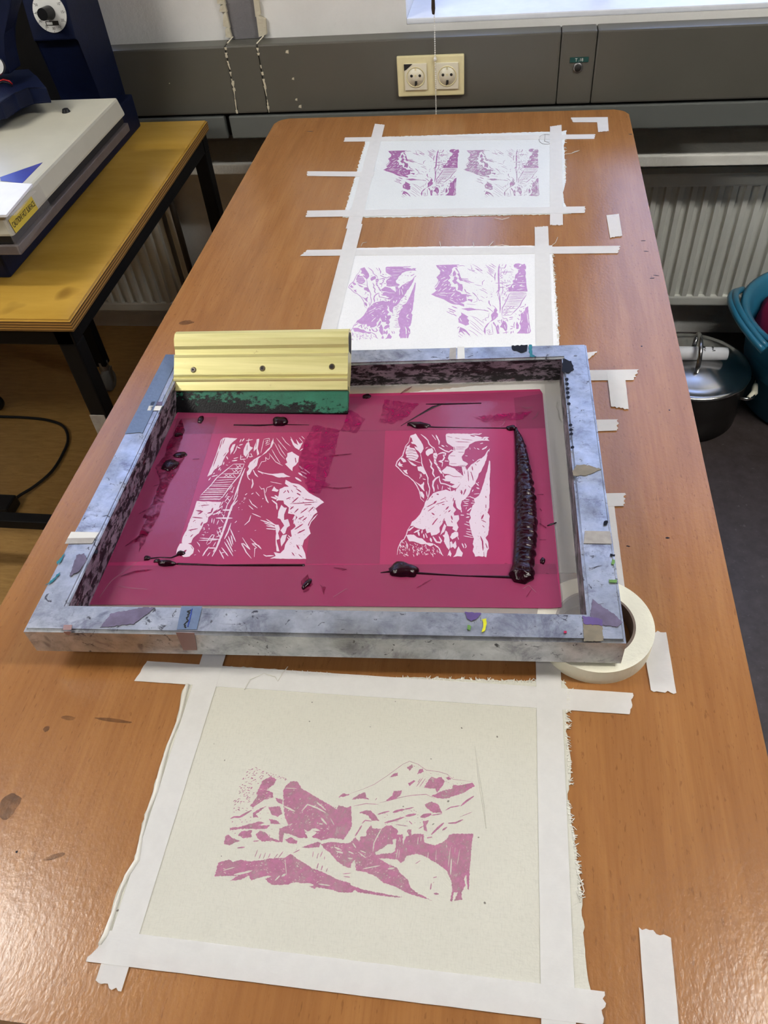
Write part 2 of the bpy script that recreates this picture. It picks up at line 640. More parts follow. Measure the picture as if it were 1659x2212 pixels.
def tag(o, label, cat, group=None, kind=None):
    o['label'] = label
    o['category'] = cat
    if group:
        o['group'] = group
    if kind:
        o['kind'] = kind
    return o


def thing(name, loc, label, cat, group=None):
    o = bpy.data.objects.new(name, None)
    COL.objects.link(o)
    o.empty_display_size = 0.05
    o.location = loc
    return tag(o, label, cat, group)


def struct(name, bm, mats, label=None):
    o = finish(name, bm, mats)
    o['kind'] = 'structure'
    if label:
        o['label'] = label
    return o


def text_mesh(s, size):
    cu = bpy.data.curves.new('lettering', 'FONT')
    cu.body = s
    cu.size = size
    cu.align_x = 'CENTER'
    cu.align_y = 'CENTER'
    cu.extrude = size * 0.01
    ob = bpy.data.objects.new('lettering', cu)
    COL.objects.link(ob)
    bpy.context.view_layer.update()
    dg = bpy.context.evaluated_depsgraph_get()
    me = bpy.data.meshes.new_from_object(ob.evaluated_get(dg))
    bpy.data.objects.remove(ob)
    bpy.data.curves.remove(cu)
    return me


def add_text(bm, s, size, centre, xdir, ydir, squeeze=1.0):
    me = text_mesh(s, size)
    xd, yd = V(xdir).normalized(), V(ydir).normalized()
    zd = xd.cross(yd)
    n0 = len(bm.verts)
    bm.from_mesh(me)
    bm.verts.ensure_lookup_table()
    for v in bm.verts[n0:]:
        c = v.co.copy()
        v.co = V(centre) + xd * c.x * squeeze + yd * c.y + zd * (c.z + 0.0001)
    bpy.data.meshes.remove(me)


# ---- flat artwork built from traced shapes
def wind(poly, x, y):
    w = 0
    n = len(poly)
    for i in range(n):
        x0, y0 = poly[i]
        x1, y1 = poly[(i + 1) % n]
        if y0 <= y:
            if y1 > y and (x1 - x0) * (y - y0) - (x - x0) * (y1 - y0) > 0:
                w += 1
        elif y1 <= y and (x1 - x0) * (y - y0) - (x - x0) * (y1 - y0) < 0:
            w -= 1
    return w


def rough_poly(pts, L, a, rnd):
    out = []
    n = len(pts)
    for i in range(n):
        x0, y0 = pts[i]
        x1, y1 = pts[(i + 1) % n]
        d = math.hypot(x1 - x0, y1 - y0)
        k = max(1, int(d / L))
        for j in range(k):
            t = j / k
            if j == 0:
                out.append((x0, y0))
            else:
                s = rnd.uniform(-a, a)
                out.append((x0 + (x1 - x0) * t - (y1 - y0) / d * s, y0 + (y1 - y0) * t + (x1 - x0) / d * s))
    return out


def stroke_poly(pts, w, rnd, jag=0.18):
    # resample, then offset with tapering ends
    P = []
    for (x0, y0), (x1, y1) in zip(pts, pts[1:]):
        d = math.hypot(x1 - x0, y1 - y0)
        k = max(1, int(d / max(14, w)))
        for j in range(k):
            P.append((x0 + (x1 - x0) * j / k, y0 + (y1 - y0) * j / k))
    P.append(pts[-1])
    L, R = [], []
    n = len(P)
    for i, (x, y) in enumerate(P):
        xa, ya = P[max(0, i - 1)]
        xb, yb = P[min(n - 1, i + 1)]
        dx, dy = xb - xa, yb - ya
        d = math.hypot(dx, dy) or 1
        t = i / (n - 1) if n > 1 else 0.5
        h = w / 2 * min(1.0, 0.35 + 3.2 * min(t, 1 - t)) * rnd.uniform(1 - jag, 1 + jag)
        L.append((x - dy / d * h, y + dx / d * h))
        R.append((x + dy / d * h, y - dx / d * h))
    return L + R[::-1]


def parse_art(blocks, seed=1, L=20, a=3.0):
    """blocks: (origin_x, origin_y, scale, text). Lines: P/N polygon add/cut, S/T w stroke add/cut,
    D / E n w angle: dashes added / cut inside polygon"""
    rnd = random.Random(seed)
    out = []
    for ox, oy, sc, txt in blocks:
        for line in txt.strip().splitlines():
            for ent in line.split(';'):
                tk = ent.split()
                if not tk:
                    continue
                k = tk[0]
                i = 1
                args = []
                while i < len(tk) and ',' not in tk[i]:
                    args.append(float(tk[i]))
                    i += 1
                pts = [tuple(float(q) for q in t.split(',')) for t in tk[i:]]
                if k in 'PN':
                    q = [rough_poly(pts, L, a, rnd)]
                elif k in 'ST':
                    q = [stroke_poly(pts, args[0], rnd)]
                elif k in 'DE':
                    q = []
                    x0, x1 = min(p[0] for p in pts), max(p[0] for p in pts)
                    y0, y1 = min(p[1] for p in pts), max(p[1] for p in pts)
                    while len(q) < args[0]:
                        x, y = rnd.uniform(x0, x1), rnd.uniform(y0, y1)
                        if not wind(pts, x, y):
                            continue
                        an = math.radians(args[2]) + rnd.uniform(-0.8, 0.8)
                        l = args[1] * rnd.uniform(0.6, 1.7)
                        q.append(stroke_poly([(x - l * math.cos(an), y - l * math.sin(an)), (x + rnd.uniform(-.2, .2) * l, y + rnd.uniform(-.2, .2) * l), (x + l * math.cos(an), y + l * math.sin(an))], args[1] * rnd.uniform(0.5, 1.0), rnd, 0.3))
                for poly in q:
                    out.append((k in 'PSD', [(ox + x / sc, oy + y / sc) for x, y in poly]))
    return out


def fill_art(polys):
    """triangulate the painted area -> (verts2d, tris)"""
    vs, es = [], []
    for _, p in polys:
        n0 = len(vs)
        vs += [V(q) for q in p]
        es += [(n0 + i, n0 + (i + 1) % len(p)) for i in range(len(p))]
    r = delaunay_2d_cdt(vs, es, [], 0, 1e-7)
    ov, of = r[0], r[2]
    bb = [(min(q[0] for q in p), min(q[1] for q in p), max(q[0] for q in p), max(q[1] for q in p)) for _, p in polys]
    keep = []
    for f in of:
        x = sum(ov[i].x for i in f) / len(f)
        y = sum(ov[i].y for i in f) / len(f)
        val = False
        for (s, p), b in zip(polys, bb):
            if s != val and b[0] <= x <= b[2] and b[1] <= y <= b[3] and wind(p, x, y):
                val = s
        if val:
            keep.append(f)
    return ov, keep


def art_mesh(name, tri, fn, mat, parent):
    """tri = (verts, faces) in 2D; fn maps a 2D point to 3D"""
    ov, fs = tri
    bm = bm_new()
    mp = {}
    for f in fs:
        l = []
        for i in f:
            if i not in mp:
                mp[i] = bm.verts.new(fn(ov[i].x, ov[i].y))
            l.append(mp[i])
        if len(set(l)) == len(l):
            try:
                bm.faces.new(l)
            except ValueError:
                pass
    return finish(name, bm, mat, parent)


def flat_poly(bm, pts3, thick=0.0004, mi=0):
    """thin sheet with any outline (list of 3D points), thickened upwards"""
    n = len(pts3)
    r = delaunay_2d_cdt([V((p.x, p.y)) for p in pts3], [(i, (i + 1) % n) for i in range(n)], [], 1, 1e-7)
    zs = {}
    def z_of(x, y):
        best = min(pts3, key=lambda p: (p.x - x) ** 2 + (p.y - y) ** 2)
        return best.z
    tv = [bm.verts.new((p.x, p.y, z_of(p.x, p.y) + thick)) for p in r[0]]
    bv = [bm.verts.new((p.x, p.y, z_of(p.x, p.y))) for p in r[0]]
    for f in r[2]:
        a = bm.faces.new([tv[i] for i in f])
        a.material_index = mi
        b = bm.faces.new([bv[i] for i in reversed(f)])
        b.material_index = mi
    # skirt
    cnt = {}
    for f in r[2]:
        for i in range(len(f)):
            e = (f[i], f[(i + 1) % len(f)])
            cnt[e] = 1
    for (i, j) in list(cnt):
        if (j, i) not in cnt:
            f = bm.faces.new((tv[i], bv[i], bv[j], tv[j]))
            f.material_index = mi


def jag(a, b, n, amp, rnd):
    """points from a to b (3D) with sideways jitter; excludes b"""
    a, b = V(a), V(b)
    d = b - a
    s = V((-d.y, d.x, 0)).normalized()
    return [a + d * (i / n) + (s * rnd.uniform(-amp, amp) if i else V((0, 0, 0))) for i in range(n)]


# ================================================================== SETTING
bm = bm_new()
box(bm, (-5.0, -8.0, -0.80), (0.0, 0.30, -0.75), mi=0)
box(bm, (0.0, -8.0, -0.80), (5.0, 0.30, -0.75), mi=1)
struct('floor', bm, ['cork', 'dark_lino'])
bm = bm_new()
box(bm, (-5.0, -8.0, 2.05), (5.0, 0.40, 2.12))
struct('ceiling', bm, 'ceiling')
for nm, lo, hi in (('wall_left', (-5.1, -8.0, -0.75), (-5.0, 0.30, 2.05)), ('wall_right', (5.0, -8.0, -0.75), (5.1, 0.30, 2.05)),
                   ('wall_front', (-5.0, -8.1, -0.75), (5.0, -8.0, 2.05))):
    bm = bm_new()
    box(bm, lo, hi)
    struct(nm, bm, 'wall_far')

YW = 0.10          # face of the window wall
SILL = 0.168
WIN = [(-2.2, -0.815), (-0.095, 1.25)]
WTOP = 1.75
bm = bm_new()
box(bm, (-5.0, 0.26, -0.75), (5.0, 0.30, 0.0))                      # recess behind the radiators
box(bm, (-5.0, YW, 0.0), (5.0, 0.40, SILL - 0.012))
for a, b in ((-5.0, WIN[0][0]), (WIN[0][1], WIN[1][0]), (WIN[1][1], 5.0)):
    box(bm, (a, YW, SILL - 0.012), (b, 0.40, WTOP))
box(bm, (-5.0, YW, WTOP), (5.0, 0.40, 2.05))
struct('wall_back', bm, 'plaster', 'white plastered window wall')
bm = bm_new()
box(bm, (-5.0, 0.10, -0.172), (5.0, 0.26, -0.146), 0.003)
struct('trim_1', bm, 'plaster_ledge', 'rough white ledge under the cable duct')

for i, (a, b) in enumerate(WIN):
    bm = bm_new()
    box(bm, (a, YW, SILL - 0.012), (b, 0.33, SILL), 0.003, 0)             # sill board
    for zz in (SILL, WTOP - 0.05):
        box(bm, (a, 0.33, zz), (b, 0.38, zz + 0.05), 0.003, 1)
    xs = [a, b - 0.05]
    xs += [a + (b - a) * t - 0.03 for t in ((0.33, 0.66) if i == 1 else (0.5,))]
    for x in xs:
        box(bm, (x, 0.33, SILL), (x + 0.05, 0.38, WTOP), 0.003, 1)
    if i == 0:
        box(bm, (a, 0.335, SILL + 0.10), (b, 0.375, SILL + 0.14), 0.002, 2)
    wn = struct('window_%d' % (i + 1), bm, ['sill', 'window_white', 'window_frame'], 'window with white sill above the cable duct' if i else 'window behind the heat press')
    bm = bm_new()
    box(bm, (a + 0.02, 0.352, SILL + 0.02), (b - 0.02, 0.357, WTOP - 0.02))
    finish('pane', bm, 'glass', wn)
    ld = bpy.data.lights.new('daylight_portal', 'AREA')
    ld.shape = 'RECTANGLE'
    ld.size, ld.size_y = b - a, WTOP - SILL
    ld.cycles.is_portal = True
    lo = bpy.data.objects.new('daylight_portal', ld)
    COL.objects.link(lo)
    lo.location = ((a + b) / 2, 0.39, (SILL + WTOP) / 2)
    lo.rotation_euler = (math.radians(-90), 0, 0)

t = thing('roller_blind', (0.27, 0.28, 0.30), 'grey roller blind lowered over the middle pane of the window', 'blind')
bm = bm_new()
box(bm, (0.12, 0.279, 0.30), (0.42, 0.281, WTOP - 0.05))
finish('blind_fabric', bm, 'blind', t)
bm = bm_new()
box(bm, (0.12, 0.275, 0.285), (0.42, 0.285, 0.2995), 0.002)
finish('bottom_bar', bm, 'window_white', t)
bm = bm_new()
lathe(bm, [(0, 0.12), (0.02, 0.12), (0.02, 0.42), (0, 0.42)], (0, 0.28, WTOP - 0.03), 24, axis='x')
finish('roller', bm, 'window_white', t)

# bare strip of render between torn plaster edges
pA, pB = at_y(500, 78, YW), at_y(566, 80, YW)
bm = bm_new()
box(bm, (pA.x, YW - 0.004, 0.143), (pB.x, YW + 0.002, 1.9), 0.0)
rnd = random.Random(3)
for x0, s in ((pA.x, -1), (pB.x, 1)):
    z = 0.147
    while z < 0.6:
        h = rnd.uniform(0.015, 0.045)
        w = rnd.uniform(0.006, 0.016)
        pts = [V((x0 - s * 0.004, YW - 0.012, z)), V((x0 + s * w, YW - 0.009, z + h * 0.1)), V((x0 + s * w * rnd.uniform(.5, 1.2), YW - 0.009, z + h * 0.8)), V((x0 - s * 0.002, YW - 0.012, z + h * 1.05))]
        prism(bm, pts, (0, 0.013, 0), 1)
        z += h * 0.95
struct('trim_2', bm, ['plaster_grey', 'plaster_flake'], 'bare grey render strip with torn plaster edges')

# ceiling lamps
for x, y, hl, lbl in ((1.6, -1.38, 0.62, 'long white fluorescent ceiling lamp above the right side of the room'), (-1.7, -1.38, 0.42, 'white fluorescent ceiling lamp above the left side, nearest the window'), (-1.9, -2.7, 0.36, 'short white fluorescent ceiling lamp above the left side, behind the camera')):
    t = thing('ceiling_lamp', (x, y, 2.0), lbl, 'lamp', 'ceiling lamps')
    bm = bm_new()
    box(bm, (x - hl - 0.03, y - 0.12, 2.0), (x + hl + 0.03, y + 0.12, 2.05), 0.004)
    finish('housing', bm, 'lamp_case', t)
    bm = bm_new()
    lathe(bm, [(0, -hl), (0.075, -hl), (0.08, -hl + .01), (0.08, hl - .01), (0.075, hl), (0, hl)], (x, y, 1.915), 32, axis='x')
    finish('tube_diffuser', bm, 'lamp', t)

# ------------------------------------------------------------------ cable duct
YT = 0.05
t = thing('cable_duct', (0, YT, -0.06), 'long grey cable duct running along the wall behind the tables', 'cable duct')
sx = [at_y(505, 200, YT).x, at_y(572, 200, YT).x, at_y(1207, 150, YT).x, at_y(1283, 150, YT).x]
edges = [-3.1] + sx + [3.1]
for a, b in zip(edges, edges[1:]):
    bm = bm_new()
    box(bm, (a + 0.0006, YT, -0.004), (b - 0.0006, 0.099, 0.1425), 0.004)
    finish('cover_panel', bm, 'trunk', t)
bm = bm_new()
box(bm, (-3.1, YT + 0.012, -0.010), (3.1, 0.099, -0.0042))
finish('shadow_gap', bm, 'gap', t)
gx = at_y(494, 280, YT).x
for a, b in ((-3.1, gx - 0.006), (gx + 0.006, 3.1)):
    bm = bm_new()
    box(bm, (a, YT, -0.062), (b, 0.099, -0.0102), 0.003)
    finish('lower_strip', bm, 'trunk_dark', t)
bm = bm_new()
box(bm, (gx - 0.006, YT + 0.02, -0.06), (gx + 0.006, 0.099, -0.012))
finish('joint_gap', bm, 'gap', t)
# white paint runs on the duct face
rnd = random.Random(5)
runs = [[(487, 102), (490, 125), (497, 150), (500, 170), (505, 190), (508, 215), (512, 245)],
        [(556, 103), (560, 125), (566, 155), (572, 185), (577, 215), (581, 243)],
        [(492, 97), (497, 88)], [(555, 98), (564, 86)]]
for q in runs:
    bm = bm_new()
    pts = [at_y(x, y, YT) + V((0, -0.0004, 0)) if y > 100 else at_y(x, y, YT + 0.01) for x, y in q]
    if q[0][1] < 100:
        a, b = pts
        prism(bm, [a + V((-.002, 0, .003)), a + V((.002, 0, .003)), b + V((.003, 0.02, .002)), b + V((0, 0.02, .002))], (0, 0, 0.0006))
    if q[0][1] > 100:
        for a, b in zip(pts, pts[1:]):
            for k in range(4):
                if rnd.random() < 0.75:
                    p = a.lerp(b, k / 4)
                    e = a.lerp(b, (k + 1) / 4)
                    w = rnd.uniform(0.0008, 0.0035)
                    prism(bm, [p + V((-w, 0, 0)), p + V((w, 0, 0)), e + V((w * rnd.uniform(.3, 1.3), 0, 0)), e + V((-w * .6, 0, 0))], (0, -0.0003, 0))
    finish('paint_run', bm, 'plaster_flake', t)
for (x, y, w) in ((503, 178, 0.004), (620, 112, 0.004), (633, 170, 0.003), (640, 215, 0.003), (648, 230, 0.004), (366, 180, 0.0015)):
    bm = bm_new()
    p = at_y(x, y, YT)
    prism(bm, [p + V((-w, -0.0003, -w * .5)), p + V((w * .8, -0.0003, -w * .9)), p + V((w, -0.0003, w)), p + V((-w * .5, -0.0003, w * .7))], (0, -0.0003, 0))
    finish('paint_fleck', bm, 'plaster_flake', t)
# key switch with label
k0 = at_y(1248, 146, YT)
bm = bm_new()
lathe(bm, [(0.0, -0.0035), (0.0085, -0.0035), (0.0105, -0.002), (0.0105, 0.001)], k0, 28, axis='y')
finish('switch_ring', bm, 'zinc', t)
bm = bm_new()
lathe(bm, [(0.0, -0.0045), (0.0072, -0.0045), (0.0076, -0.003)], k0, 24, axis='y')
finish('switch_hole', bm, 'hole', t)
l0 = at_y(1251, 129, YT)
bm = bm_new()
box(bm, (l0.x - 0.02, YT - 0.0015, l0.z - 0.005), (l0.x + 0.02, YT + 0.001, l0.z + 0.005), 0.0004)
lb = finish('number_label', bm, 'green_label', t)
bm = bm_new()
add_text(bm, 'T .18', 0.0085, (l0.x, YT - 0.0017, l0.z), (1, 0, 0), (0, 0, 1))
finish('lettering', bm, 'label_white', lb)

# ------------------------------------------------------------------ double wall socket
c0 = (at_y(860, 205, YT) + at_y(1005, 116, YT)) / 2
sw = abs(at_y(1004, 160, YT).x - at_y(860, 160, YT).x) / 2
sh = 0.042
t = thing('wall_socket', (c0.x, YT, c0.z - sh), 'ivory double wall socket mounted on the grey cable duct', 'socket')
bm = bm_new()
box(bm, (c0.x - sw, YT - 0.009, c0.z - sh), (c0.x + sw, YT, c0.z + sh), 0.003)
finish('face_frame', bm, 'ivory', t)
for s, px in ((-1, 898), (1, 966)):
    x = at_y(px, 160, YT - 0.01).x
    bm = bm_new()
    vs = box(bm, (x - 0.0255, YT - 0.013, c0.z - 0.0275), (x + 0.0255, YT - 0.008, c0.z + 0.0275), 0.0015)
    so = finish('socket_insert', bm, 'ivory_light', t)
    # recessed cup: dark rim ring, cup floor, contacts
    bm = bm_new()
    lathe(bm, [(0.0215, 0.0), (0.0215, -0.0012), (0.0198, -0.0012), (0.0192, -0.0002)], (x, YT - 0.0129, c0.z), 40, axis='y')
    finish('cup_rim', bm, 'ivory', so)
    bm = bm_new()
    lathe(bm, [(0.0, -0.0004), (0.0192, -0.0004), (0.0192, 0.0)], (x, YT - 0.0129, c0.z), 40, axis='y')
    finish('cup_floor', bm, 'ivory_light', so)
    for dx in (-0.0095, 0.0095):
        bm = bm_new()
        lathe(bm, [(0.0, -0.0010), (0.0029, -0.0010), (0.0031, -0.0003)], (x + dx, YT - 0.0129, c0.z + 0.003), 18, axis='y')
        finish('contact_hole', bm, 'hole', so)
    bm = bm_new()
    box(bm, (x - 0.002, YT - 0.0142, c0.z + 0.001), (x + 0.002, YT - 0.0130, c0.z + 0.0055), 0.0003)
    box(bm, (x - 0.0014, YT - 0.0145, c0.z + 0.014), (x + 0.0014, YT - 0.0130, c0.z + 0.019), 0.0003)
    finish('centre_stud', bm, 'ivory', so)
    bm = bm_new()
    prism(bm, [V((x - 0.002, YT - 0.0134, c0.z - 0.008)), V((x + 0.003, YT - 0.0134, c0.z - 0.008)), V((x + 0.003, YT - 0.0134, c0.z - 0.015)), V((x - 0.003, YT - 0.0134, c0.z - 0.019))], (0, -0.0012, 0))
    finish('earth_clip', bm, 'hole', so)
    if s < 0:      # broken corner of the left insert
        bm = bm_new()
        prism(bm, [V((x - 0.0256, YT - 0.0131, c0.z + 0.0276)), V((x - 0.0256, YT - 0.0131, c0.z + 0.014)), V((x - 0.021, YT - 0.0131, c0.z + 0.016)), V((x - 0.013, YT - 0.0131, c0.z + 0.022)), V((x - 0.006, YT - 0.0131, c0.z + 0.0276))], (0, -0.0006, 0))
        finish('chipped_corner', bm, 'hole', so)

# ------------------------------------------------------------------ blind chain
t = thing('blind_chain', (0, 0.035, 0.0), 'white beaded blind chain hanging in front of the double socket', 'chain')
bm = bm_new()
pa, pb = at_y(937, -40, 0.037), at_y(942, 246, 0.037)
nb = 62
for i in range(nb):
    p = pa.lerp(pb, i / (nb - 1))
    bmesh.ops.create_icosphere(bm, subdivisions=1, radius=0.0017, matrix=Matrix.Translation(p))
tube(bm, [pa, pb], 0.0005, 6)
b_ = finish('bead', bm, 'bead', t)
b_['kind'] = 'stuff'
bm = bm_new()
p = at_y(940, 128, 0.036)
lathe(bm, [(0, -0.0035), (0.003, -0.003), (0.0036, 0), (0.003, 0.003), (0, 0.0035)], p, 16)
finish('connector', bm, 'bead', t)
bm = bm_new()
p = at_y(937, 18, 0.037)
lathe(bm, [(0.0, -0.012), (0.003, -0.010), (0.0042, 0.0), (0.0036, 0.02), (0.002, 0.03), (0, 0.031)], p + V((-0.001, 0, 0)), 16)
finish('weight', bm, 'cleat', t)


# ------------------------------------------------------------------ radiators
def radiator(x0, x1, zt, zb, label, rib):
    y = 0.20
    t = thing('radiator', ((x0 + x1) / 2, y, zb), label, 'radiator', None)
    bm = bm_new()
    # ribbed face profile extruded in z
    xs, prof = x0 + 0.02, []
    while xs < x1 - 0.02 - rib:
        prof += [(xs, 0.010), (xs + rib * 0.10, 0.0), (xs + rib * 0.50, 0.0), (xs + rib * 0.60, 0.010)]
        xs += rib
    prof.append((xs, 0.010))
    zt2, zb2 = zt - 0.035, zb + 0.03
    lo = [bm.verts.new((x, y + d, zb2)) for x, d in prof]
    hi = [bm.verts.new((x, y + d, zt2)) for x, d in prof]
    for i in range(len(prof) - 1):
        bm.faces.new((lo[i], lo[i + 1], hi[i + 1], hi[i]))
    finish('ribbed_panel', bm, 'radiator', t)
    bm = bm_new()
    box(bm, (x0, y - 0.002, zt - 0.036), (x1, y + 0.04, zt), 0.006)
    box(bm, (x0, y - 0.002, zb), (x1, y + 0.04, zb + 0.031), 0.006)
    box(bm, (x0, y - 0.001, zb), (x0 + 0.022, y + 0.04, zt), 0.004)
    box(bm, (x1 - 0.022, y - 0.001, zb), (x1, y + 0.04, zt), 0.004)
    finish('rail', bm, 'radiator', t)
    return t


rz = at_y(1500, 374, 0.2).z, at_y(1500, 660, 0.2).z
rr = radiator(0.30, 1.9, rz[0], rz[1], 'white ribbed radiator behind the steel pot and blue tub', 0.033)
rx = at_y(400, 560, 0.2).x
lz = at_y(300, 672, 0.2).z
radiator(-2.1, rx, rz[0], lz, 'white ribbed radiator seen under the yellow workbench', 0.033)
bm = bm_new()
pp = at_y(393, 520, 0.17)
tube(bm, [(pp.x, 0.17, -0.75), (pp.x, 0.17, 0.0)], 0.009, 14)
tag(finish('heating_pipe', bm, 'brown_pipe'), 'thin dark brown upright pipe beside the radiator behind the workbench leg', 'pipe')

# ------------------------------------------------------------------ red table
TX = 0.4
TN = -1.795
t = thing('work_table', (0, -1.0, -0.75), 'long reddish beech work table carrying the printing screen and cloths', 'table')
bm = bm_new()
r = 0.03
ol = []
for cx, cy, a0 in ((TX - r, -r, 0), (-TX + r, -r, 90), (-TX + r, TN + r, 180), (TX - r, TN + r, 270)):
    for k in range(7):
        a = math.radians(a0 + k * 15)
        ol.append(V((cx + r * math.cos(a), cy + r * math.sin(a), 0)))
fs = hexa(bm, [p + V((0, 0, -0.026)) for p in ol], ol)
bm.faces.ensure_lookup_table()
for f in fs[2:]:
    f.material_index = 1
es = [e for e in fs[1].edges]
bmesh.ops.bevel(bm, geom=es, offset=0.0025, segments=2, affect='EDGES')
finish('tabletop', bm, ['beech', 'beech_edge'], t)
bm = bm_new()
for x in (-0.32, 0.32):
    box(bm, (x - 0.015, TN + 0.1, -0.066), (x + 0.015, -0.1, -0.027), 0.002)
for y in (-0.12, TN + 0.12):
    box(bm, (-0.3, y - 0.015, -0.066), (0.3, y + 0.015, -0.027), 0.002)
finish('under_frame', bm, 'black_steel', t)
for x in (-0.32, 0.32):
    for y in (-0.12, TN + 0.12):
        bm = bm_new()
        box(bm, (x - 0.015, y - 0.015, -0.75), (x + 0.015, y + 0.015, -0.067), 0.002)
        finish('leg', bm, 'black_steel', t)
# dull stains on the table top
rnd = random.Random(9)


def blot(bm, c, rx_, ry_, z, th=0.00015, n=20, amp=0.3, ang=0.0, rnd=rnd):
    pts = []
    ph = rnd.uniform(0, 6)
    for i in range(n):
        a = 2 * math.pi * i / n
        k = 1 + amp * noise.noise(V((math.cos(a) * 1.5 + ph, math.sin(a) * 1.5, ph)))
        x, y = rx_ * k * math.cos(a), ry_ * k * math.sin(a)
        pts.append(V((c.x + x * math.cos(ang) - y * math.sin(ang), c.y + x * math.sin(ang) + y * math.cos(ang), z(c.x, c.y) if callable(z) else z)))
    flat_poly(bm, pts, th)


for px, py, a, b, g in ((148, 1551, 0.008, 0.0022, 0.0), (245, 1556, 0.02, 0.0018, -0.03), (100, 1575, 0.003, 0.003, 0), (402, 697, 0.012, 0.006, 0), (120, 1850, 0.01, 0.002, .4), (20, 1740, 0.01, 0.012, 0)):
    bm = bm_new()
    blot(bm, at(px, py, 0), a, b, 0.0, ang=g)
    finish('stain', bm, 'stain', t)
for px, py, a, b in ((1442, 1162, 0.0022, 0.0012), (1357, 1180, 0.002, 0.0008), (1409, 601, 0.004, 0.001), (1418, 595, 0.005, 0.0008), (1390, 520, 0.004, 0.001), (1396, 543, 0.004, 0.001), (1362, 290, 0.004, 0.0015), (670, 284, 0.008, 0.0012), (1446, 886, 0.001, 0.001), (1386, 748, 0.0012, 0.0012), (36, 1840, 0.001, 0.001), (1000, 237, 0.006, 0.001)):
    bm = bm_new()
    blot(bm, at(px, py, 0), a, b, 0.0, ang=random.uniform(-.3, .3))
    finish('ink_fleck', bm, 'ink_black', t)

# ------------------------------------------------------------------ yellow workbench
YX1, YX0 = -0.566, -1.75
YF, YN = 0.005, -0.845
t = thing('workbench', ((YX0 + YX1) / 2, -0.4, -0.75), 'amber varnished plywood workbench with black steel legs under the heat press', 'workbench')
bm = bm_new()
c = [V((YX0, YN, 0)), V((YX1 + 0.004, YN, 0)), V((YX1 - 0.008, YF, 0)), V((YX0, YF, 0))]
fs = hexa(bm, [p + V((0, 0, -0.022)) for p in c], c)
for f in fs[2:]:
    f.material_index = 1
bmesh.ops.bevel(bm, geom=list(fs[1].edges), offset=0.003, segments=2, affect='EDGES')
finish('bench_top', bm, ['maple', 'ply'], t)
bm = bm_new()
for y0, y1 in ((YN + 0.012, YN + 0.042), (YF - 0.05, YF - 0.02)):
    box(bm, (YX0 + 0.02, y0, -0.058), (YX1 - 0.01, y1, -0.0225), 0.002)
for x0, x1 in ((YX0 + 0.02, YX0 + 0.05), (YX1 - 0.045, YX1 - 0.012)):
    box(bm, (x0, YN + 0.012, -0.058), (x1, YF - 0.02, -0.0225), 0.002)
finish('apron', bm, 'black_steel', t)
leg_xy = [(YX1 - 0.028, YN + 0.03), (YX1 - 0.028, YF - 0.035), (-1.047, YF - 0.075), (YX0 + 0.038, YN + 0.03), (YX0 + 0.038, YF - 0.035)]
for i, (x, y) in enumerate(leg_xy):
    bm = bm_new()
    zb = -0.665 if i == 2 else -0.75
    box(bm, (x - 0.0165, y - 0.0165, zb), (x + 0.0165, y + 0.0165, -0.058), 0.003)
    lg = finish('leg', bm, 'black_steel', t)
    if i == 0:
        bm = bm_new()
        for zz, hh in ((-0.245, 0.06),):
            box(bm, (x - 0.0172, y - 0.0178, zz - hh), (x + 0.012, y - 0.0165, zz + hh * .5))
            box(bm, (x - 0.0178, y - 0.0175, zz - hh * .8), (x - 0.0165, y + 0.012, zz + hh * .4))
        finish('tape_scrap', bm, 'old_tape', lg)
        bm = bm_new()
        box(bm, (x + 0.006, y - 0.019, -0.49), (x + 0.019, y - 0.012, -0.44), 0.002)
        finish('tape_scrap', bm, 'old_tape', lg)
    if i == 2:
        cs = None
        bm = bm_new()
        lathe(bm, [(0.0, -0.03), (0.014, -0.028), (0.017, -0.015), (0.014, -0.008), (0.017, 0.0), (0.017, 0.014), (0.0, 0.016)], (x, y, zb), 24)
        cst = finish('caster', bm, 'zinc', lg)
        bm = bm_new()
        lathe(bm, [(0.0, -0.012), (0.029, -0.012), (0.0345, -0.007), (0.0345, 0.007), (0.029, 0.012), (0.0, 0.012)], (x + 0.004, y - 0.012, -0.7155), 32, axis='x')
        finish('wheel', bm, 'grey_rubber', lg)
        for s in (-1, 1):
            bm = bm_new()
            prism(bm, [V((x + 0.004 + s * 0.0135, y - 0.009, zb - 0.012)), V((x + 0.004 + s * 0.0135, y + 0.009, zb - 0.012)), V((x + 0.004 + s * 0.0135, y - 0.007, -0.722)), V((x + 0.004 + s * 0.0135, y - 0.017, -0.722))], (s * 0.0025, 0, 0))
            finish('fork', bm, 'zinc', lg)
bm = bm_new()
box(bm, (YX0 + 0.05, YN + 0.018, -0.562), (YX1 - 0.04, YN + 0.046, -0.538), 0.002)
finish('stretcher', bm, 'black_steel', t)

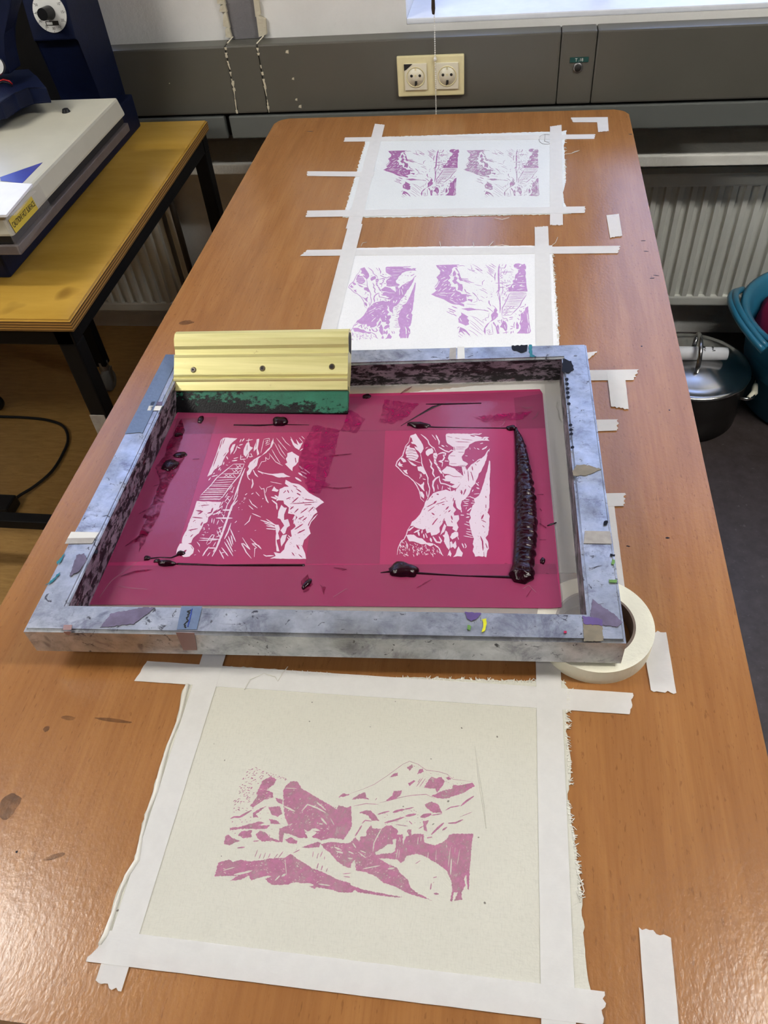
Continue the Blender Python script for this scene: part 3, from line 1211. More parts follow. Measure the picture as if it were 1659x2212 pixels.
# cable and plug block on the floor
t0 = at(18, 1098, -0.74)
t = thing('power_strip', (t0.x - 0.05, t0.y, -0.75), 'black socket block with its cable lying on the tan floor', 'power strip')
bm = bm_new()
box(bm, (t0.x - 0.16, t0.y - 0.028, -0.75), (t0.x + 0.02, t0.y + 0.028, -0.715), 0.005)
finish('body', bm, 'black', t)
bm = bm_new()
cp = [at(12, 1096, -0.73), at(40, 1072, -0.735), at(75, 1050, -0.74), at(112, 1018, -0.741), at(136, 980, -0.743), at(147, 950, -0.744), at(138, 922, -0.744), at(105, 908, -0.744), at(55, 902, -0.744), at(0, 900, -0.744), at(-80, 897, -0.744)]
sp = []
for i in range(len(cp) - 1):
    p0, p1, p2, p3 = cp[max(0, i - 1)], cp[i], cp[i + 1], cp[min(len(cp) - 1, i + 2)]
    for k in range(6):
        u = k / 6
        sp.append(0.5 * ((2 * p1) + (p2 - p0) * u + (2 * p0 - 5 * p1 + 4 * p2 - p3) * u * u + (3 * p1 - p0 - 3 * p2 + p3) * u ** 3))
tube(bm, sp, 0.0042, 10)
finish('cable', bm, 'black', t)
w0 = at(0, 868, -0.72)
bm = bm_new()
lathe(bm, [(0.0, -0.012), (0.022, -0.012), (0.03, -0.006), (0.03, 0.006), (0.022, 0.012), (0.0, 0.012)], (w0.x - 0.02, w0.y, -0.72), 28, axis='y')
tag(finish('caster_wheel', bm, 'black'), 'black wheel standing on the floor under the workbench at the left edge', 'wheel')

# ------------------------------------------------------------------ heat press
t = thing('heat_press', (-0.86, -0.4, 0.0), 'blue and cream heat press standing on the amber workbench', 'heat press')
ZP = 0.14
FRp, NRp = at(254, 208, ZP), at(11, 467, ZP)
px1 = (FRp.x + NRp.x) / 2
py1, py0 = FRp.y, NRp.y
px0 = px1 - 0.42
BX = at(284, 272, 0.0).x          # right face of the column
BY = 0.0
bm = bm_new()
hexa(bm, [(px0 - .0, py0, ZP - 0.036), (px1 + .003, py0, ZP - 0.036), (px1 + .003, py1, ZP - 0.036), (px0, py1, ZP - 0.036)],
     [(px0 + .006, py0 + .006, ZP), (px1 - .003, py0 + .006, ZP), (px1 - .003, py1 - .006, ZP), (px0 + .006, py1 - .006, ZP)], 0.005)
up = finish('upper_platen', bm, 'cream_paint', t)
bm = bm_new()
box(bm, (px0 + 0.006, py0 + 0.006, ZP - 0.050), (px1 - 0.004, py1 - 0.006, ZP - 0.0362))
finish('platen_gap_shade', bm, 'hole', t)  # black filler between the platens; the shade of the gap is its colour
bm = bm_new()
hexa(bm, [(px0, py0, ZP - 0.068), (px1 + 0.002, py0, ZP - 0.068), (px1 + 0.002, py1, ZP - 0.068), (px0, py1, ZP - 0.068)],
     [(px0, py0 + .002, ZP - 0.052), (px1 + .002, py0 + .002, ZP - 0.052), (px1 + .002, py1, ZP - 0.052), (px0, py1, ZP - 0.052)], 0.002)
finish('lower_platen', bm, 'plate', t)
bm = bm_new()
box(bm, (px0 + 0.03, py0 + 0.05, 0.0), (px1 - 0.075, -0.02, ZP - 0.0682), 0.004)
finish('base', bm, 'blue_paint', t)
# column: sloping front, vertical back
pf = at_x(163, 85, BX)
ptop = at_x(158, -60, BX)
pbot = at_x(205, 205, BX)
zt_c = 0.75
prof = [(BY, 0.0), (-0.02 + py1 * 0.0 - 0.10, 0.0), (pbot.y, pbot.z), (pf.y, pf.z), (pf.y + 0.02, pf.z + 0.004)]
prof = [(BY, 0.008), (BY, zt_c), (ptop.y - 0.0, zt_c), (pf.y, pf.z), (pf.y + 0.012, pf.z - 0.004), (pbot.y + 0.02, pbot.z), (pbot.y + 0.02, 0.0), (BY - 0.02, 0.0)]
bm = bm_new()
prism(bm, [V((BX - 0.094, y, z)) for y, z in prof], (0.094, 0, 0), bev=0.003)
colm = finish('column', bm, 'blue_paint', t)
bm = bm_new()
box(bm, (BX - 0.34, BY - 0.05, 0.008), (BX - 0.0945, BY - 0.002, zt_c), 0.002)
finish('shade_backing', bm, 'black_steel', t)  # added black sheet that paints the dark shadow left of the column
# dial on the column's upper front
yf = lambda z: pf.y + (ptop.y - pf.y) * (z - pf.z) / max(1e-6, zt_c - pf.z)
d = ray(108, 27)
# intersection with the front plane through pf/ptop
ny, nz = -(zt_c - pf.z), (ptop.y - pf.y)
tt = ((pf.y - CAM.y) * ny + (pf.z - CAM.z) * nz) / (d.y * ny + d.z * nz)
dc = CAM + d * tt
d2 = ray(141, 20)
tt = ((pf.y - CAM.y) * ny + (pf.z - CAM.z) * nz) / (d2.y * ny + d2.z * nz)
dr = (CAM + d2 * tt - dc).length
nrm = V((0, ny, nz)).normalized()
if nrm.y > 0:
    nrm = -nrm
dx, dup = V((1, 0, 0)), V((0, -nrm.z, nrm.y)).normalized()
if dup.z < 0:
    dup = -dup


def disc(bm, c, n_, r, h, r2=None, seg=40):
    u, w = frame_axes(n_)
    n_ = V(n_).normalized()
    r2 = r if r2 is None else r2
    a = [bm.verts.new(c + (u * math.cos(2 * math.pi * k / seg) + w * math.sin(2 * math.pi * k / seg)) * r) for k in range(seg)]
    b = [bm.verts.new(c + n_ * h + (u * math.cos(2 * math.pi * k / seg) + w * math.sin(2 * math.pi * k / seg)) * r2) for k in range(seg)]
    bm.faces.new(b)
    bm.faces.new(a[::-1])
    for k in range(seg):
        bm.faces.new((a[k], a[(k + 1) % seg], b[(k + 1) % seg], b[k]))


bm = bm_new()
disc(bm, dc, nrm, dr, 0.0025)
dial = finish('timer_dial', bm, 'white_glossy', t)
bm = bm_new()
disc(bm, dc + nrm * 0.0025, nrm, dr * 0.36, 0.03, dr * 0.31)
finish('dial_knob', bm, 'black', dial)
bm = bm_new()
for i in range(12):
    a = math.radians(90 - 30 * i)
    dirv = dx * math.cos(a) + dup * math.sin(a)
    pc = dc + nrm * 0.0026 + dirv * dr * 0.80
    add_text(bm, str(60 if i == 0 else 5 * i), dr * 0.19, pc, dx, dup)
    q = dc + nrm * 0.0026 + dirv * dr * 0.95
    sd = nrm.cross(dirv)
    prism(bm, [q - dirv * dr * .05 - sd * dr * .008, q - dirv * dr * .05 + sd * dr * .008, q + dirv * dr * .04 + sd * dr * .008, q + dirv * dr * .04 - sd * dr * .008], nrm * 0.0003)
finish('dial_numbers', bm, 'label_ink', dial)
bm = bm_new()
q = dc + nrm * 0.0026 - dup * dr * 0.52
prism(bm, [q - dx * dr * .40 - dup * dr * .11, q + dx * dr * .40 - dup * dr * .11, q + dx * dr * .40 + dup * dr * .11, q - dx * dr * .40 + dup * dr * .11], nrm * 0.0006)
finish('dial_plate', bm, 'label_ink', dial)
bm = bm_new()
prism(bm, [q - dx * dr * .35 - dup * dr * .07, q + dx * dr * .02 - dup * dr * .07, q + dx * dr * .02 + dup * dr * .07, q - dx * dr * .35 + dup * dr * .07], nrm * 0.0009)
finish('dial_window', bm, 'white_glossy', dial)
# arms at the left edge of the picture
bm = bm_new()
ya = -0.30
pts = [at_y(-60, -30, ya), at_y(26, -30, ya), at_y(22, 20, ya), at_y(5, 75, ya), at_y(10, 115, ya), at_y(22, 160, ya), at_y(-60, 160, ya)]
prism(bm, pts, (0, 0.05, 0), bev=0.003)
finish('lever_arm', bm, 'blue_paint', t)
bm = bm_new()
za = ZP + 0.052
pts = [at(-60, 175, za), at(0, 160, za), at(22, 151, za), at(62, 148, za), at(80, 165, za), at(100, 188, za), at(60, 188, za), at(30, 200, za), at(0, 222, za), at(-60, 230, za)]
prism(bm, pts, (0, 0, -0.03), bev=0.003)
bx_ = at(30, 175, ZP + 0.03)
box(bm, (bx_.x - 0.1, bx_.y - 0.03, ZP), (bx_.x - 0.0, bx_.y + 0.03, ZP + 0.03))
finish('pressure_yoke', bm, 'blue_paint', t)
bm = bm_new()
disc(bm, at_y(-6, 143, -0.32), V((0.2, -1, 0.4)), 0.016, 0.01)
finish('pivot_cap', bm, 'zinc', t)
for off in (0, 5):
    bm = bm_new()
    tube(bm, [at(-10, 178 + off, za + 0.002), at(8, 172 + off, za + 0.01), at(20, 175 + off, za + 0.008), at(30, 186 + off, za - 0.005)], 0.0016, 8)
    finish('wire', bm, 'red_wire' if off == 0 else 'black', t)
bm = bm_new()
disc(bm, at(143, 242, ZP), V((0, 0, 1)), 0.0085, 0.006, 0.006, 18)
finish('screw', bm, 'black', up)
bm = bm_new()
tri = [at(92, 351, ZP + .0002), at(48, 396, ZP + .0002), at(2, 391, ZP + .0002), at(0, 383, ZP + .0002)]
prism(bm, tri, (0, 0, 0.0003))
finish('blue_sticker', bm, 'blue_sticker', up)
# warning label on the right flank of the platen
XL = px1 + 0.0035
la, lb_ = at_x(28, 490, XL), at_x(74, 432, XL)
z0, z1 = ZP - 0.033, ZP - 0.010
bm = bm_new()
prism(bm, [V((XL, la.y, z0)), V((XL, lb_.y, z0)), V((XL - .003, lb_.y, z1)), V((XL - .003, la.y, z1))], (0.0006, 0, 0))
wl = finish('warning_label', bm, 'yellow', up)
bm = bm_new()
add_text(bm, 'CAUTION! HOT SURFACE', 0.0125, V((XL - .0007, (la.y + lb_.y) / 2, (z0 + z1) / 2)), (0, 1, 0), (-.13, 0, 1), 0.56)
finish('lettering', bm, 'label_ink', wl)
bm = bm_new()
prism(bm, [V((XL + .001, la.y - .015, z0 - .03)), V((XL + .001, lb_.y + .04, z0 - .02)), V((XL - .003, lb_.y + .035, ZP - .004)), V((XL - .003, la.y - .015, ZP - .004))], (0.0003, 0, 0))
finish('clear_tape', bm, 'film_clear', up)
bm = bm_new()
disc(bm, at_x(276, 243, BX), V((1, 0, 0)), 0.004, 0.003)
finish('bolt', bm, 'zinc', colm)
# instruction sheet on the platen
bm = bm_new()
q = [at(70, 399, ZP + .003), at(14, 466, ZP + .003), at(-60, 469, ZP + .003), at(-60, 391, ZP + .003)]
prism(bm, [V((a.x, a.y, ZP + 0.0006)) for a in q], (0, 0, 0.004))
sh_ = finish('instruction_sheet', bm, 'white')
tag(sh_, 'white folded paper sheet lying on the cream press lid', 'paper')
bm = bm_new()
e0, e1 = at(64, 413, ZP + .0046), at(20, 466, ZP + .0046)
prism(bm, [e0, e1, e1 + V((0.012, 0, 0)), e0 + V((0.012, 0, 0))], (0, 0, 0.0005))
finish('clear_sleeve_edge', bm, 'film_clear', sh_)

# ------------------------------------------------------------------ steel pot on the floor
PZ = -0.60
pc = V((0.643, -0.118, -0.75))
pr = 0.143
t = thing('cooking_pot', pc, 'dark cooking pot with shiny steel lid on the floor beside the beech table', 'pot')
bm = bm_new()
hh = PZ + 0.75
lathe(bm, [(0, 0.0), (pr * .9, 0.0), (pr * .97, 0.006), (pr * .985, hh * .5), (pr, hh - 0.004), (pr + .002, hh), (pr - .003, hh), (pr - .006, 0.02), (0, 0.016)], pc, 64)
finish('body', bm, 'steel_dark', t)
bm = bm_new()
lathe(bm, [(0, 0.036), (0.04, 0.0345), (0.075, 0.027), (0.115, 0.013), (pr * .90, 0.006), (pr * .94, 0.0065), (pr * .985, 0.0045), (pr + .004, 0.0015), (pr + .004, -0.001), (pr - .01, -0.002), (0, 0.02)], (pc.x, pc.y, PZ), 64)
lid = finish('lid', bm, 'steel', t)
hb, ht = at(1505, 802, PZ + 0.03), at(1499, 748, PZ + 0.032)
bm = bm_new()
ap = []
for k in range(15):
    a = math.pi * k / 14
    m_ = (hb + ht) / 2
    d_ = (hb - ht) / 2
    ap.append(m_ + d_ * math.cos(a) + V((0, 0, 0.062 * math.sin(a) ** 0.6)) - V((0, 0, 0.002)))
tube(bm, ap, 0.0058, 12)
finish('lid_handle', bm, 'steel', lid)
bm = bm_new()
ha, hc = at(1595, 865, PZ - 0.03), at(1632, 822, PZ - 0.03)
ang = math.atan2(ha.y - pc.y, ha.x - pc.x)
a1, a2 = math.radians(-38), math.radians(8)
q1 = pc + V((math.cos(a1) * (pr - .005), math.sin(a1) * (pr - .005), hh - 0.035))
q2 = pc + V((math.cos(a2) * (pr - .005), math.sin(a2) * (pr - .005), hh - 0.035))
ou = V((math.cos(math.radians(-15)), math.sin(math.radians(-15)), 0))
tube(bm, [q1, q1 + ou * .02, q1 + ou * .038 + V((0, 0.01, 0)), q1.lerp(q2, .5) + ou * .036, q2 + ou * .036 + V((0, -.01, 0)), q2 + ou * .016, q2], 0.0045, 10)
hd = finish('side_handle', bm, 'steel', t)
bm = bm_new()
tube(bm, [q1 + ou * .032 + V((-.006, .006, 0)), q1.lerp(q2, .3) + ou * .037, q1.lerp(q2, .5) + ou * .0365, q1.lerp(q2, .62) + ou * .037], [0.006, 0.0085, 0.0075, 0.006], 8)
finish('tape_wrap', bm, 'roll', hd)
# rolled paper pushed through the lid handle
bm = bm_new()
ra, rb_ = at(1400, 762, PZ + 0.055), at(1570, 764, PZ + 0.05)
rad = 0.0165
tube(bm, [ra, ra.lerp(rb_, .5), rb_], [rad, rad * 1.05, rad * .95], 20)
t = finish('paper_roll', bm, 'white')
tag(t, 'white rolled paper with handwriting pushed through the pot lid handle', 'paper roll')
bm = bm_new()
rnd = random.Random(12)
axis = (rb_ - ra).normalized()
side = V((-axis.y, axis.x, 0)).normalized()
for x_, n_ in ((1527, 9), (1546, 6)):
    b0 = at(x_, 763, PZ + 0.07)
    b0 = ra + axis * (b0 - ra).dot(axis)
    prev = None
    for k in range(n_):
        for j in range(3):
            th = math.radians(55 + 75 * (k + j / 3) / n_)
            o_ = side * (-math.cos(th)) + V((0, 0, math.sin(th)))
            p = b0 + o_ * (rad * 1.06) + axis * rnd.uniform(-.004, .004)
            if prev is not None:
                tube(bm, [prev, p], 0.0004, 5)
            prev = p
finish('handwriting', bm, 'label_ink', t)

# ------------------------------------------------------------------ blue tub
tc_ = V((0.985, -0.055, -0.75))
tr = 0.228
th_ = 0.275
t = thing('wash_tub', tc_, 'blue plastic tub with fold-down handle on the floor at the right edge', 'tub')
bm = bm_new()
lathe(bm, [(0, 0.0), (tr * .72, 0.0), (tr * .76, 0.01), (tr * .9, th_ * .72), (tr * .93, th_ * .74), (tr * .96, th_ * .97), (tr * 1.03, th_ * .985), (tr * 1.04, th_), (tr * 1.0, th_ + .004), (tr * .94, th_ * .985), (tr * .86, th_ * .5), (tr * .72, 0.02), (0, 0.015)], tc_, 72)
finish('body', bm, 'tub', t)
bm = bm_new()
a0, a1 = math.radians(150), math.radians(215)
for dr_ in (0, 0.012):
    pts = []
    for k in range(17):
        a = a0 + (a1 - a0) * k / 16
        s_ = math.sin(math.pi * k / 16)
        rr_ = tr * 1.02 + 0.012 + dr_ * .8 + 0.012 * s_
        pts.append(tc_ + V((math.cos(a) * rr_, math.sin(a) * rr_, th_ - 0.012 + 0.035 * s_ - dr_ * .5)))
    tube(bm, pts, 0.0085, 10)
finish('handle', bm, 'tub', t)
bm = bm_new()
rnd = random.Random(4)
fc = at(1678, 700, -0.58)
lathe(bm, [(0, 0.10), (0.03, 0.095), (0.05, 0.05), (0.055, 0.0), (0.05, -0.06), (0, -0.07)], fc, 40)
for v in bm.verts:
    v.co += (v.co - fc) * 0.5 * noise.noise(v.co * 22)
tag(finish('crumpled_fabric', bm, 'pink_cloth'), 'crimson fabric heap inside the blue tub', 'fabric')

# ================================================================== CLOTHS AND PRINTS
ART_A = [(850, 930, 7.541, '''
P 275,85 360,50 400,110 450,180 480,240 490,300 470,340 440,380 400,330 360,300 340,255 395,275 350,225 300,215 285,190 315,180 300,130 280,110
S 15 275,85 262,150 250,190 195,255 185,300 160,370 150,410 90,470 60,505 38,570 80,610 140,675 185,720 240,745 330,825 380,900 420,980 435,1060 445,1110 500,1160
S 17 440,380 455,450 460,530 480,590 520,680 560,770 560,850 590,950 580,1030 560,1100 520,1170
P 215,290 270,275 340,290 380,360 410,420 380,470 330,490 260,470 205,430 215,400 195,370 200,330
T 7 190,335 300,330 390,345;T 7 200,372 300,365 390,385;T 8 205,405 300,410 400,440;T 7 210,440 300,445 380,470;T 7 230,300 300,310 370,330
P 110,450 150,440 190,470 210,510 160,520 130,480;P 70,550 100,500 115,540 155,555 130,570 160,590 90,580;P 200,270 270,230 260,265 270,280 225,285
S 8 220,470 330,490 450,530;P 230,480 300,520 380,570 350,580 300,560 270,530
P 390,590 450,580 480,600 525,700 500,715 460,680 400,650;P 155,645 225,640 215,670 235,715 190,690
S 10 430,700 440,740 425,785;S 10 450,700 460,760;S 18 475,785 525,800
P 345,825 440,885 475,865 490,835 500,850 490,920 510,990 470,960 430,910;P 430,990 470,1000 500,1050 495,1110 450,1070;S 12 535,985 545,1050 555,1085
S 18 445,60 510,110 560,160 580,220 620,260 660,285 690,350;P 525,340 570,300 630,285 650,330 640,370 600,385 560,420 530,390;S 10 520,295 545,275 565,272
S 10 625,65 660,110 695,155;S 22 690,70 720,130 745,180 740,230;S 20 735,265 790,300 840,330 900,350 945,320 985,330;S 18 780,240 830,265;S 10 850,240 885,265
P 650,370 700,360 720,400 700,450 690,500 720,560 760,620 800,700 770,700 730,630 700,570 660,530 660,470 645,410
T 7 650,400 710,430;T 7 655,450 710,480;T 7 665,500 715,540;T 8 700,560 745,590;T 7 730,620 775,650
S 22 720,390 760,370 800,360 850,370 845,400 810,400 830,440 800,490 740,500 800,520 790,590;S 36 835,495 895,500
S 22 580,465 620,540 610,590 650,640 640,700 675,760;S 14 805,700 820,755
P 850,80 860,55 900,48 1270,55 1330,80 1440,110 1500,100 1560,110 1530,130 1565,170 1440,165 1330,180 1240,225 1220,270 1170,310 1150,380 1110,430 1130,490 1180,515 1215,545 1170,585 1060,580 960,580 905,560 910,500 885,450 900,400 980,330 975,270 920,235 870,200 855,140
S 16 1270,55 1390,62 1440,48
T 7 870,95 960,115;T 8 1010,183 1240,190;T 7 1010,270 1180,268;T 6 1000,300 1150,297;T 7 915,410 1010,415;T 6 920,540 1030,540;T 18 1250,78 1330,95 1300,90;T 6 1060,570 1180,568;T 7 1050,350 1150,355;T 7 1000,120 1080,135;T 10 1430,130 1470,110;T 10 1470,150 1500,125;T 7 1100,135 1290,160;T 10 985,260 1000,330
S 20 1245,280 1250,310;S 22 1310,275 1340,300;S 14 1360,290 1400,310;S 22 1440,310 1500,280 1525,255;S 14 1410,215 1460,205;S 24 1170,410 1205,415;S 18 1285,475 1310,490
P 1570,290 1555,350 1530,400 1515,460 1490,530 1455,600 1430,660 1390,700 1370,770 1340,830 1330,870 1270,930 1245,1010 1200,1080 1140,1135 960,1135 985,1050 1020,960 1050,900 1130,830 1140,740 1110,590 1170,590 1200,650 1220,610 1260,560 1320,520 1380,470 1440,450 1490,400 1530,330
T 13 1210,650 1220,760 1225,830;T 14 1260,670 1285,750 1300,820;T 18 1280,580 1290,650;T 9 1150,650 1160,710;T 30 1105,970 1112,1040;T 20 1180,950 1140,1050;T 26 1220,900 1250,930;T 9 1030,950 1120,820;T 12 1350,520 1410,480;T 10 1330,540 1350,570;T 14 1530,400 1550,330
P 785,660 870,580 920,590 1000,620 1040,660 1140,740 1130,830 1040,920 1020,940 940,910 1000,880 920,850 930,830 840,825 790,790 845,790 830,750 860,730 930,720 820,700
T 8 820,705 900,715 980,750 1130,755;S 10 1040,640 1060,655;S 9 1085,700 1110,690
S 30 750,745 690,780 650,830 640,900 660,960 660,1000;S 17 745,745 750,810 770,860 840,870 930,905 1000,940;S 10 715,880 730,960;S 10 800,900 790,970;S 14 880,930 920,960;S 12 915,910 935,1000
S 16 1340,850 1390,900;S 22 1350,930 1400,950;S 14 1280,1000 1300,960;S 10 1370,860 1390,840
'''), (850, 1070, 7.541, '''
P 560,80 600,20 640,-30 700,-55 760,-70 850,-95 930,-65 1000,-85 1010,-5 985,60 985,90 970,170 1020,240 980,290 990,330 1060,320 1070,390 1030,450 1060,520 1030,590 960,550 970,510 870,500 850,430 830,400 800,450 750,520 755,600 700,640 620,660 600,600 540,620 520,540 480,560 400,540 350,520 320,495 270,500 300,430 370,380 430,310 470,230 500,170 520,100
T 14 545,190 660,130;T 34 650,140 700,90;T 12 560,260 670,180;T 22 620,285 670,320;T 12 690,150 840,100;T 34 790,150 830,145;T 22 850,90 880,95;T 28 850,235 900,180;T 22 890,275 930,240;T 28 940,330 960,400;T 20 720,370 670,430 630,485;T 10 830,370 800,440;T 12 770,315 750,335;T 14 980,40 970,100;T 8 860,30 760,80;T 20 700,-20 740,-15;T 14 620,40 640,10;T 12 940,410 960,450;T 10 490,240 520,210;T 8 1080,120 1060,150
P 1000,20 1110,0 1200,-10 1120,80 1095,160 1110,220 1080,240 1030,200 1010,130;S 16 1090,200 1110,280
S 10 1130,100 1230,95;S 10 1130,170 1220,165;S 12 1160,60 1240,75;S 15 1090,320 1150,325;S 10 1190,190 1180,230;S 8 1200,30 1260,15;S 12 1150,120 1220,140
P 1560,-570 1545,-495 1530,-415 1500,-315 1480,-235 1460,-175 1440,-105 1420,-55 1390,5 1310,60 1330,130 1290,160 1270,220 1240,300 1260,370 1230,420 1240,470 1260,560 1280,640 1310,700 1290,790 1310,840 1290,910 1320,960 1330,1000 1390,990 1450,1000 1470,990 1510,1010 1530,900 1552,868 1540,760 1500,690 1540,640 1555,560 1560,420 1565,330 1530,280 1560,200 1560,70 1570,-100 1565,-255 1575,-400 1575,-555
T 34 1500,10 1510,40;T 34 1505,150 1505,205;T 26 1470,310 1430,390;T 13 1430,400 1510,440;T 28 1450,490 1480,520;T 24 1415,665 1450,750 1460,900;T 15 1500,780 1530,865;T 9 1470,920 1475,1000;T 16 1525,-190 1530,-170;T 10 1520,-100 1522,-80
S 12 1260,125 1330,130;S 18 1200,260 1270,200;S 24 1190,300 1240,310;S 22 1180,360 1240,350;S 12 1180,430 1240,445;S 12 1150,465 1200,480 1240,500;S 11 1190,545 1270,565;S 11 1180,590 1280,600;S 11 1180,620 1290,660;S 11 1140,660 1310,690;S 10 1310,-20 1400,-30;S 12 1240,20 1330,55;S 10 1280,90 1340,95
P 210,650 260,640 330,640 400,690 460,700 540,770 640,780 650,810 600,830 520,790 460,800 380,770 320,750 260,750 230,700
S 25 240,580 290,540 330,510;S 25 330,610 430,560;S 25 400,580 420,660;S 22 470,560 460,620;S 40 520,620 550,690;S 34 600,690 620,760;S 22 490,630 500,700;S 13 270,500 230,570 210,640 170,720 130,740 100,800 75,860 65,920 60,970
D 105 15 70 130,740 260,760 640,830 720,830 820,990 55,990
S 28 640,670 700,760 760,770 780,740 740,670;S 20 650,790 740,860 780,950 810,985
P 830,460 860,500 830,590 790,620 760,650 780,590 800,530;P 850,570 880,600 910,700 920,840 900,890 860,830 820,750 830,690 800,650 830,640;P 920,890 945,950 930,1000 900,970 880,990 900,930;P 1050,600 1055,660 960,720 920,680 950,620 1000,590;S 28 1045,670 1060,720
P 920,760 950,750 970,800 1010,740 1030,830 1000,875 970,840 930,860;P 1060,830 1090,890 1130,940 1110,1000 1040,990 970,1005 1010,960 1040,870;S 18 1115,780 1150,860;S 15 1160,780 1185,830 1170,860
E 40 7 -40 620,40 960,0 960,300 700,560 480,520 330,430;E 30 7 85 1280,250 1540,200 1540,700 1480,960 1340,960;E 25 7 45 1000,-480 1400,-560 1300,-200 1100,40
''')]
